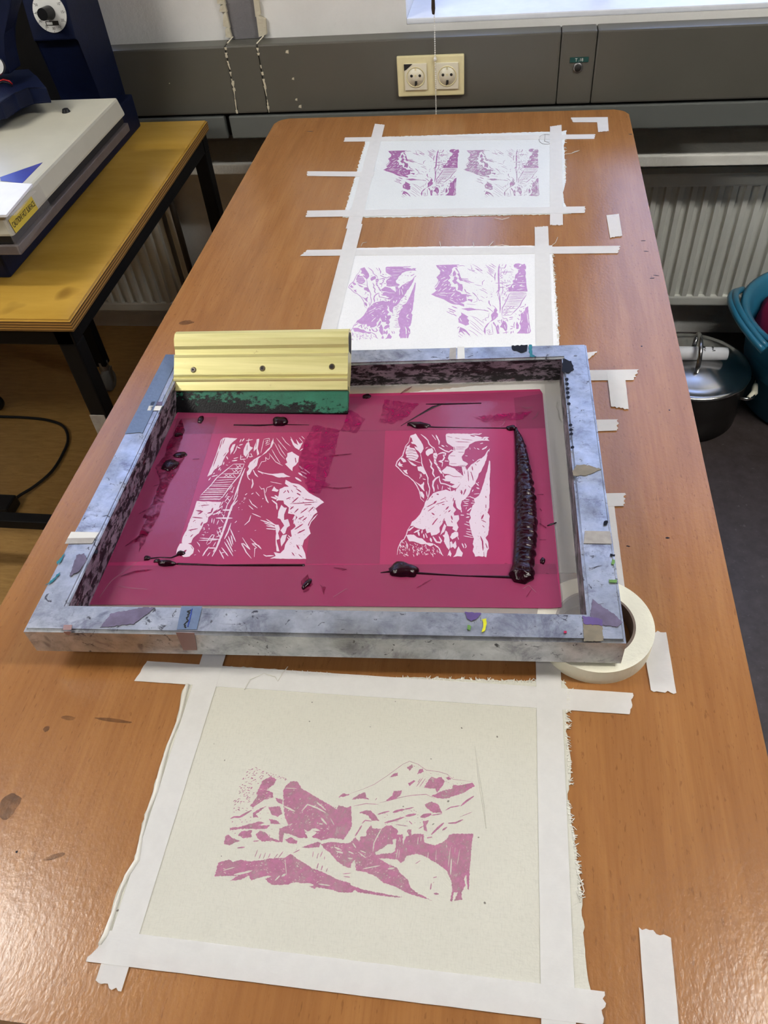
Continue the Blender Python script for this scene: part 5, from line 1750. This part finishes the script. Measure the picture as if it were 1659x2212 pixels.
# ================================================================== PRINTING SCREEN
O = [at_f(48, 1361), at_f(1354, 1386), at_f(1267, 742), at_f(357, 764)]       # NL NR FR FL outer top
I = [at_f(146, 1305), at_f(1268, 1324), at_f(1214, 772), at_f(388, 797)]      # inner top
FHH = 0.040
sc_c = sum(O, V((0, 0, 0))) / 4
scr = thing('printing_screen', (sc_c.x, sc_c.y, 0.0), 'aluminium silkscreen frame with magenta emulsion lying on the beech table', 'printing screen')
rnd = random.Random(21)
bars = []
for i in range(4):
    j = (i + 1) % 4
    bm = bm_new()
    dn = V((0, 0, -FHH))
    top = [O[i], O[j], I[j], I[i]]
    bot = [p + dn for p in top]
    b = [bm.verts.new(p) for p in bot]
    tp = [bm.verts.new(p) for p in top]
    bm.faces.new(b[::-1]); ft = bm.faces.new(tp)
    fo = bm.faces.new((b[0], b[1], tp[1], tp[0]))
    fi = bm.faces.new((b[2], b[3], tp[3], tp[2]))
    fi.material_index = 1
    bm.faces.new((b[1], b[2], tp[2], tp[1])); bm.faces.new((b[3], b[0], tp[0], tp[3]))
    es = [e for e in ft.edges if e in fo.edges or e in fi.edges] + [e for e in fo.edges if b[0] in e.verts and b[1] in e.verts]
    bmesh.ops.bevel(bm, geom=es, offset=0.003, segments=3, affect='EDGES')
    bars.append(finish('frame_bar', bm, ['metal', 'inked'], scr))
bm = bm_new()
ex = [I[k] + (O[k] - I[k]) * 0.3 + V((0, 0, -0.038)) for k in range(4)]
prism(bm, ex, (0, 0, 0.0006))
mesh_o = finish('screen_mesh', bm, 'mesh', scr)


def on_mesh(px, py, up=0.0):
    return at_f(px, py, -0.0374 + up)


# emulsion with the open stencil areas
bm = bm_new()
em = [on_mesh(x, y, .0006) for x, y in ((189, 1306), (700, 1309), (1190, 1314), (1213, 1312), (1212, 1290), (1190, 1060), (1176, 900), (1172, 850), (1166, 841), (1000, 846), (765, 851), (600, 856), (395, 866))]
prism(bm, em, (0, 0, 0.0003))
emo = finish('emulsion', bm, 'emulsion', mesh_o)
for T_ in (TA, TB):
    art_mesh('open_stencil', T_, lambda x, y: on_mesh(x, y, 0.0012), 'stencil', mesh_o)
# clear packing tape sealing the edges of the emulsion
for q in ([(395, 868), (1170, 845), (1178, 925), (372, 938)], [(372, 905), (470, 900), (376, 1210), (236, 1215)], [(232, 1222), (1200, 1218), (1213, 1313), (189, 1309)], [(1110, 860), (1172, 850), (1205, 1240), (1145, 1240)], [(695, 930), (832, 930), (820, 1218), (660, 1218)]):
    bm = bm_new()
    rndj = random.Random(len(q) + q[0][0])
    P = [on_mesh(x, y, 0.0010) for x, y in q]
    prism(bm, P, (0, 0, 0.00015))
    finish('clear_tape', bm, 'film', scr)
for q in ([(1176, 830), (1225, 820), (1262, 1318), (1218, 1318)],):
    bm = bm_new()
    prism(bm, [on_mesh(x, y, 0.0012) for x, y in q], (0, 0, 0.0002))
    finish('clear_tape', bm, 'film_clear', scr)

for q in ([(1178, 818), (1184, 824), (1192, 826)], [(1204, 868), (1202, 880), (1207, 890), (1208, 902), (1214, 912)], [(1092, 902), (1088, 915), (1082, 922)], [(1125, 878), (1138, 882), (1150, 879)], [(1150, 905), (1158, 900), (1164, 888)], [(256, 1266), (280, 1270), (318, 1273)], [(300, 1210), (240, 1255), (215, 1290)], [(720, 1290), (748, 1272), (752, 1274)], [(1130, 1272), (1142, 1264), (1158, 1280)]):
    bm = bm_new()
    tube(bm, [on_mesh(x, y, 0.0016) for x, y in q], 0.0006, 8)
    finish('tape_wrinkle', bm, 'film_clear', scr)

# thin ink smears and flecks dried into the emulsion
def smear(polys, mat, up=0.0016, strokes=()):
    rnd = random.Random(31 + len(polys))
    L = [(True, rough_poly(p, 6, 1.6, rnd)) for p in polys] + [(True, stroke_poly(p, w, rnd, .35)) for w, p in strokes]
    for q in L:
        art_mesh('ink_smear', fill_art([q]), lambda x, y: on_mesh(x, y, up), mat, scr)


smear([[(678, 918), (735, 928), (716, 1005), (690, 1066), (668, 1062), (645, 1010), (650, 980), (662, 945)]], 'smear')
smear([[(830, 862), (905, 872), (880, 900), (850, 915), (818, 912), (826, 890)], [(755, 885), (790, 905), (770, 935), (735, 930)], [(1020, 900), (1150, 888), (1130, 905), (1050, 912)], [(700, 1040), (715, 1046), (703, 1056), (690, 1050)]], 'smear', .0017)
smear([[(392, 905), (400, 930), (382, 975), (400, 985), (372, 1035), (352, 1075), (345, 1110), (322, 1150), (300, 1195), (302, 1170), (290, 1172), (318, 1120), (308, 1118), (330, 1085), (345, 1040), (335, 1010), (355, 985), (362, 960), (378, 930)],
       [(650, 1255), (665, 1240), (676, 1262), (664, 1278), (655, 1280)], [(690, 1262), (705, 1268), (700, 1285)]], 'smear_dark', .0018,
      strokes=[(4, [(270, 1180), (300, 1160), (330, 1145)]), (3, [(260, 1245), (290, 1235), (330, 1230)]), (3, [(300, 1110), (330, 1095)]), (3, [(332, 1050), (350, 1045)]), (4, [(416, 992), (430, 991)]), (3, [(690, 1050), (730, 1055), (760, 1052)]), (3, [(330, 1075), (355, 1085), (350, 1092)]),
               (4, [(1165, 1130), (1180, 1140)]), (4, [(1160, 1068), (1174, 1068)]), (6, [(1166, 1098), (1170, 1104)]), (4, [(1168, 1120), (1168, 1135)]), (4, [(1165, 1166), (1180, 1166)]), (4, [(1180, 1238), (1186, 1240)]), (4, [(1090, 1217), (1096, 1217)]), (3, [(720, 1226), (750, 1230)]), (4, [(738, 1232), (748, 1230)]), (2.5, [(900, 1270), (935, 1250)]), (3, [(1137, 1290), (1150, 1270)]), (4, [(865, 850), (890, 835)]), (3, [(712, 985), (760, 980)])])


# wet ink: each blob a thing of its own
def ink_blob(px, py, rx, ry, h, label, ang=0.0, seed=1, pts=None):
    """heap of ink on the mesh, radii in px"""
    c = on_mesh(px, py, 0.001)
    sx_ = (on_mesh(px + 10, py, .001) - c).length / 10
    sy_ = (on_mesh(px, py + 10, .001) - c).length / 10
    bm = bm_new()
    seg, rings = 26, 7
    R = []
    for j in range(rings):
        f = j / (rings - 1)
        rr_ = math.cos(f * math.pi / 2) ** 0.8 if j < rings - 1 else 0
        z = h * math.sin(f * math.pi / 2)
        if j == rings - 1:
            R.append([bm.verts.new(c + V((0, 0, h)))])
            break
        ring = []
        for k in range(seg):
            a = 2 * math.pi * k / seg
            w = 1 + 0.35 * noise.noise(V((math.cos(a) * 1.4 + seed * 3.1, math.sin(a) * 1.4, f * .8)))
            x, y = rx * sx_ * rr_ * w * math.cos(a), ry * sy_ * rr_ * w * math.sin(a)
            dz = 0.12 * h * noise.noise(V((x * 300, y * 300, seed))) if j else 0
            ring.append(bm.verts.new(c + V((x * math.cos(ang) - y * math.sin(ang), x * math.sin(ang) + y * math.cos(ang), z + dz + FS * y))))
        R.append(ring)
    for a, b in zip(R, R[1:]):
        for k in range(seg):
            k2 = (k + 1) % seg
            f = bm.faces.new((a[k], a[k2], b[k2], b[k])) if len(b) > 1 else bm.faces.new((a[k], a[k2], b[0]))
            f.smooth = True
    bm.faces.new(R[0][::-1])
    return tag(finish('ink_blob', bm, 'wet_ink'), label, 'ink', 'wet ink on the screen')


def ink_line(pts, ws, h, label, name='ink_streak', seed=1, grp=True, mat='wet_ink'):
    bm = bm_new()
    P, Wd = [], []
    for i in range(len(pts) - 1):
        a, b = on_mesh(*pts[i], .001), on_mesh(*pts[i + 1], .001)
        n = max(2, int((b - a).length / (0.0014 if name == 'ink_ridge' else 0.003)))
        for k in range(n + (1 if i == len(pts) - 2 else 0)):
            P.append(a.lerp(b, k / n))
            Wd.append(ws[i] + (ws[i + 1] - ws[i]) * k / n)
    rings = []
    for i, p in enumerate(P):
        d_ = (P[min(i + 1, len(P) - 1)] - P[max(0, i - 1)]).normalized()
        s_ = V((-d_.y, d_.x, 0)).normalized()
        w = Wd[i]
        ring = []
        for k in range(13):
            a = math.pi * k / 12
            wl = w * (1 + (0.05 if k > 6 else 0.2) * noise.noise(V((p.y * 150, seed, 1.0 if k > 6 else 7.0))))
            hz = h * (w / max(ws)) ** 0.8 * (1 + 0.2 * noise.noise(V((i * .8, k * .8, seed)))) if name != 'ink_ridge' else h * (w / max(ws)) ** 0.8 * (1 + (0.34 if k < 9 else 0.1) * noise.noise(V((p.x * 120 + k * .75, p.y * 330, seed))))
            ring.append(bm.verts.new(p + s_ * (wl * math.cos(a)) + V((0, 0, hz * math.sin(a)))))
        rings.append(ring)
    for a, b in zip(rings, rings[1:]):
        for k in range(12):
            f = bm.faces.new((a[k], a[k + 1], b[k + 1], b[k]))
            f.smooth = True
        bm.faces.new((a[12], a[0], b[0], b[12]))
    bm.faces.new(rings[0]); bm.faces.new(rings[-1])
    return tag(finish(name, bm, mat), label, 'ink', 'wet ink on the screen')


ink_line([(1113, 926), (1121, 950), (1127, 985), (1131, 1030), (1134, 1080), (1136, 1130), (1134, 1180), (1130, 1225), (1126, 1246), (1122, 1260)], [.002, .0058, .0085, .0105, .0125, .0130, .0125, .0118, .0135, .006], 0.0105, 'thick dark maroon ridge of ink along the right side of the stencil', 'ink_ridge', 3)
ink_blob(606, 912, 19, 9, .006, 'oval wet ink drop right under the green squeegee blade', 0, 1)
ink_blob(361, 1218, 21, 6, .005, 'long ink drop below the lower left end of the bridge stencil', 0, 2)
ink_blob(872, 1233, 34, 16, .008, 'big lumpy ink blob below the mountain stencil', -.1, 3)
ink_blob(905, 919, 24, 7, .004, 'flat ink blob above the mountain stencil', -.1, 4)
ink_blob(1105, 926, 12, 5, .004, 'small ink blob at the top of the ink ridge', 0, 5)
ink_blob(1172, 1212, 6, 7, .003, 'small round ink drop right of the lower ink ridge', 0, 6)
ink_blob(434, 907, 6, 8, .003, 'small ink drop near the left end of the squeegee blade', 0, 7)
ink_blob(385, 940, 9, 4, .003, 'small ink drop at the upper left start of the ink smear', .3, 8)
ink_blob(368, 1005, 17, 12, .003, 'ink clot in the upper left smear', .4, 9)
ink_blob(390, 983, 14, 6, .0025, 'ink clot just above the largest clot of the left smear', .2, 10)
ink_blob(318, 1206, 7, 5, .003, 'small ink drop at the lower left corner of the stencil frame line', 0, 11)
ink_blob(391, 1196, 9, 5, .003, 'ink drop overlapping the round tree of the bridge stencil', .2, 12)
ink_blob(663, 1262, 7, 12, .003, 'ink drip below the middle of the screen near its lower edge', -.4, 13)
ink_blob(340, 1212, 8, 4, .002, 'ink drop between the two lower left ink drops', 0, 14)
ink_blob(792, 856, 9, 5, .002, 'ink drop right of the squeegee at the upper emulsion edge', .5, 15)
ink_line([(383, 1218), (470, 1221), (560, 1221), (658, 1221)], [.0016, .0012, .0018, .0016], .001, 'thin ink line below the bridge stencil', seed=4)
ink_line([(822, 1237), (850, 1234), (900, 1238), (1000, 1244), (1108, 1247)], [.0006, .0018, .0016, .0009, .002], .001, 'thin ink line joining the lumpy blob to the ink ridge', seed=5)
ink_line([(880, 918), (940, 923), (1010, 924), (1108, 925)], [.0022, .0012, .0006, .0012], .001, 'thin ink line above the mountain stencil', seed=6)
ink_line([(505, 918), (560, 919), (600, 917), (668, 918)], [.0012, .0018, .001, .0005], .001, 'thin ink line above the bridge stencil', seed=7)
ink_line([(866, 920), (905, 897), (935, 880), (953, 874)], [.0004, .0012, .0022, .0012], .0012, 'slanting ink streak on the clear tape above the mountain stencil', seed=8)
ink_line([(920, 873), (960, 873), (1040, 871)], [.0008, .0018, .001], .0008, 'short level ink streak beside the window reflection', seed=9)
ink_line([(1182, 1136), (1190, 1133), (1202, 1129)], [.0008, .0014, .0008], .001, 'tiny ink dash on the bare mesh right of the ridge', seed=10)
ink_line([(320, 1207), (345, 1204), (370, 1205), (392, 1196)], [.0014, .0008, .001, .0018], .001, 'curved ink streak running into the round tree of the bridge stencil', seed=11)

# tape patches, labels and paint marks on the frame bars
def patch(pts, mat, name='tape_patch', parent=None, up=0.0004, label=None):
    bm = bm_new()
    if mat in ('purple_tape', 'violet', 'moss', 'teal', 'ink_black', 'lime', 'brown_tape', 'pink_cloth'):
        pts = rough_poly(pts, 3.5, 1.3, random.Random(int(pts[0][0] * 7 + pts[0][1])))
        flat_poly(bm, [at_f(x, y, up) for x, y in pts], 0.0003)
    else:
        prism(bm, [at_f(x, y, up) for x, y in pts], (0, 0, 0.0003))
    o = finish(name, bm, mat, parent or scr)
    if label:
        o['label'] = label
    return o


def side_patch(pts, mat, bar, name='tape_patch'):
    """patch on the outer face of the near bar; pts px on that face"""
    A, B = O[0] + V((0, -.0006, 0)), O[1] + V((0, -.0006, 0))
    n_ = (B - A).cross(V((0, 0, 1)))
    P = []
    for x, y in pts:
        d = ray(x, y)
        P.append(CAM + d * ((A - CAM).dot(n_) / d.dot(n_)))
    bm = bm_new()
    prism(bm, P, (0, -0.0003, 0))
    return finish(name, bm, mat, bar)


nb, rb2, fb, lb2 = bars
patch([(358, 766), (385, 766), (372, 800), (308, 936), (302, 934), (270, 937)], 'grey_tape', parent=lb2, label='blue-grey ribbed tape')
patch([(154, 1149), (214, 1150), (206, 1162), (146, 1163)], 'white_tape', parent=lb2)
patch([(146, 1163), (206, 1162), (199, 1174), (140, 1175)], 'old_tape', parent=lb2)
patch([(322, 877), (350, 877), (345, 887), (318, 887)], 'white_tape', parent=lb2)
patch([(328, 867), (352, 868), (350, 876), (324, 876)], 'purple_tape', parent=lb2)
patch([(972, 752), (985, 751), (985, 776), (970, 776)], 'old_tape', parent=fb)
patch([(988, 749), (1003, 749), (1004, 775), (988, 776)], 'white_tape', parent=fb)
patch([(1105, 747), (1140, 745), (1138, 758), (1125, 762), (1108, 756)], 'ink_black', 'paint_mark', fb)
patch([(1142, 745), (1149, 745), (1150, 766), (1158, 771), (1144, 771)], 'teal', 'paint_mark', fb)
patch([(1245, 1004), (1265, 1004), (1300, 1014), (1285, 1020), (1268, 1027), (1238, 1028), (1236, 1018)], 'brown_tape', parent=rb2)
patch([(1263, 1147), (1318, 1148), (1322, 1175), (1261, 1174)], 'old_tape', parent=rb2)
patch([(1280, 1294), (1300, 1310), (1325, 1325), (1345, 1345), (1335, 1354), (1290, 1350), (1275, 1330)], 'purple_tape', parent=rb2)
patch([(1258, 1330), (1272, 1336), (1300, 1340), (1304, 1384), (1262, 1386)], 'brown_tape', parent=nb)
patch([(1258, 1330), (1300, 1338), (1302, 1352), (1262, 1348)], 'violet', 'paint_mark', nb, up=0.0008)
patch([(392, 1310), (437, 1310), (425, 1360), (382, 1360)], 'grey_tape', parent=nb)
side_patch([(380, 1366), (420, 1367), (426, 1404), (396, 1404)], 'pink_patch', nb)
patch([(240, 1325), (310, 1312), (335, 1313), (290, 1348), (216, 1356)], 'purple_tape', parent=nb)
patch([(138, 1350), (156, 1350), (154, 1361), (136, 1361)], 'pink_patch', parent=nb)
side_patch([(137, 1364), (154, 1364), (150, 1372), (143, 1370)], 'pink_patch', nb)
for q, mt, br in (([(1003, 1322), (1040, 1325), (1030, 1336), (1018, 1342), (1008, 1335)], 'violet', nb), ([(1041, 1338), (1051, 1336), (1050, 1352), (1046, 1364), (1040, 1366), (1044, 1350)], 'lime', nb), ([(1010, 1350), (1018, 1353), (1016, 1362), (1009, 1360)], 'moss', nb), ([(1218, 1363), (1224, 1363), (1224, 1368), (1218, 1368)], 'pink_cloth', nb),
                  ([(1315, 1252), (1333, 1253), (1332, 1259), (1316, 1258)], 'moss', rb2), ([(1305, 1126), (1313, 1125), (1311, 1133), (1304, 1134)], 'ink_black', rb2), ([(1318, 1196), (1329, 1198), (1328, 1202), (1318, 1201)], 'ink_black', rb2), ([(1322, 1208), (1328, 1210), (1326, 1220), (1320, 1218)], 'moss', rb2),
                  ([(98, 1265), (125, 1240), (130, 1236), (127, 1243), (112, 1258)], 'teal', lb2), ([(122, 1215), (135, 1200), (140, 1196), (132, 1212), (124, 1220)], 'teal', lb2), ([(165, 1200), (182, 1195), (188, 1210), (170, 1235), (150, 1245), (158, 1222)], 'purple_tape', lb2), ([(205, 1190), (212, 1188), (210, 1196), (203, 1197)], 'ink_black', lb2)):
    patch(q, mt, 'paint_mark', br, 0.0009)
for y0 in (818, 828, 838, 847, 857, 871, 917, 927, 936, 965):
    x0 = 1220 + (y0 - 815) * 0.085
    patch([(x0, y0), (x0 + 5, y0 - 2), (x0 + 8, y0 + 1), (x0 + 5, y0 + 4), (x0, y0 + 4)], 'ink_black', 'paint_mark', rb2, 0.0006)
patch([(1216, 775), (1234, 780), (1240, 798), (1228, 806), (1214, 802)], 'ink_black', 'paint_mark', rb2, 0.0007)
# handwriting on the grey tape label
bm = bm_new()
rnd = random.Random(2)
pr_ = None
for k in range(26):
    y = 1317 + k * 1.55
    x = 409 - (y - 1317) * 0.25 + rnd.uniform(-3.5, 3.5)
    p = at_f(x, y, 0.0011)
    if pr_ is not None:
        tube(bm, [pr_, p], 0.0006, 5)
    pr_ = p
finish('handwriting', bm, 'label_ink', nb)
bm = bm_new()
pr_ = None
for k in range(26):
    y = 1315 + k * 1.55
    x = 415 - (y - 1315) * 0.25 + rnd.uniform(-1, 1)
    p = at_f(x, y, 0.0011)
    if pr_ is not None:
        tube(bm, [pr_, p], 0.0005, 5)
    pr_ = p
finish('handwriting', bm, 'marker_blue', nb)

# ------------------------------------------------------------------ squeegee leaning on the far bar
L0, L1 = on_mesh(376, 893, 0.002), on_mesh(750, 893, 0.002)
U0, U1 = at_y(385, 714, -1.0), at_y(760, 706, -1.0)
ex_ = ((L1 - L0) + (U1 - U0)).normalized()
mL, mU = (L0 + L1) / 2, (U0 + U1) / 2
upv = (mU - mL)
LEN = upv.length
uv = (upv - ex_ * upv.dot(ex_)).normalized()
nv = ex_.cross(uv).normalized()      # front face normal (towards the camera)
if nv.y > 0:
    nv = -nv
hw = ((L1 - L0).length + (U1 - U0).length) / 4


def frac(py, px=565):
    d = ray(px, py)
    p = CAM + d * ((mL - CAM).dot(nv) / d.dot(nv))
    return (p - mL).dot(uv)


sq = thing('squeegee', mL, 'gold aluminium squeegee with green rubber blade leaning at the far left of the screen', 'squeegee')


def extr(prof, x0, x1, mat, name, parent):
    """prof: (u along blade, n outwards front) profile extruded along the squeegee's length"""
    bm = bm_new()
    a = [mL + ex_ * x0 + uv * u + nv * n for u, n in prof]
    prism(bm, a, ex_ * (x1 - x0))
    return finish(name, bm, mat, parent)


ub = frac(845)
extr([(0.0, -0.0005), (0.0008, 0.0), (ub + .006, 0.0), (ub + .006, -0.009), (0.0008, -0.009), (0, -.0085)], -hw, hw, 'blade', 'blade', sq)
u1, u2, u3, u4 = frac(822), frac(809), frac(766), LEN
prof = [(ub, 0.001), (ub + .001, 0.0035), (u1 - .002, 0.004), (u1, 0.0055), (u1 + .002, 0.006), ((u1 + u2) / 2, 0.0035), (u2 - .001, 0.0055), (u2 + .001, 0.0035), (u3 - .004, 0.0035), (u3, 0.0045),
        (u3 + .0005, 0.0005), (u3 + .008, 0.0015), (u3 + .012, 0.004), (u4 - .014, 0.0055), (u4 - .006, 0.003), (u4 - .002, -0.002), (u4, -0.009), (u4 - .003, -0.016), (u4 - .010, -0.020), (u3, -0.0205), (u2, -0.019), (ub, -0.0125)]
hndl = extr(prof, -hw, hw, 'gold', 'handle', sq)
bm = bm_new()
pp_ = [(u3 + .004, -.002), (u4 - .014, .0015), (u4 - .006, -.003), (u4 - .005, -.012), (u4 - .012, -.0165), (u3 + .002, -.0165)]
prism(bm, [mL + ex_ * (hw + .0001) + uv * u + nv * n for u, n in pp_], ex_ * 0.0003)
finish('hollow_end', bm, 'hole', hndl)
us = frac(796)
for px in (418, 567, 717):
    d = ray(px, {418: 799, 567: 796, 717: 792}[px])
    p = CAM + d * ((mL + nv * .0035 - CAM).dot(nv) / d.dot(nv))
    bm = bm_new()
    disc(bm, p, nv, 0.0042, 0.0022, 0.0030, 20)
    s_ = finish('screw', bm, 'screw', hndl)
    bm = bm_new()
    disc(bm, p + nv * .0022, nv, 0.0016, 0.0002, 0.0016, 6)
    finish('hex_recess', bm, 'hole', s_)
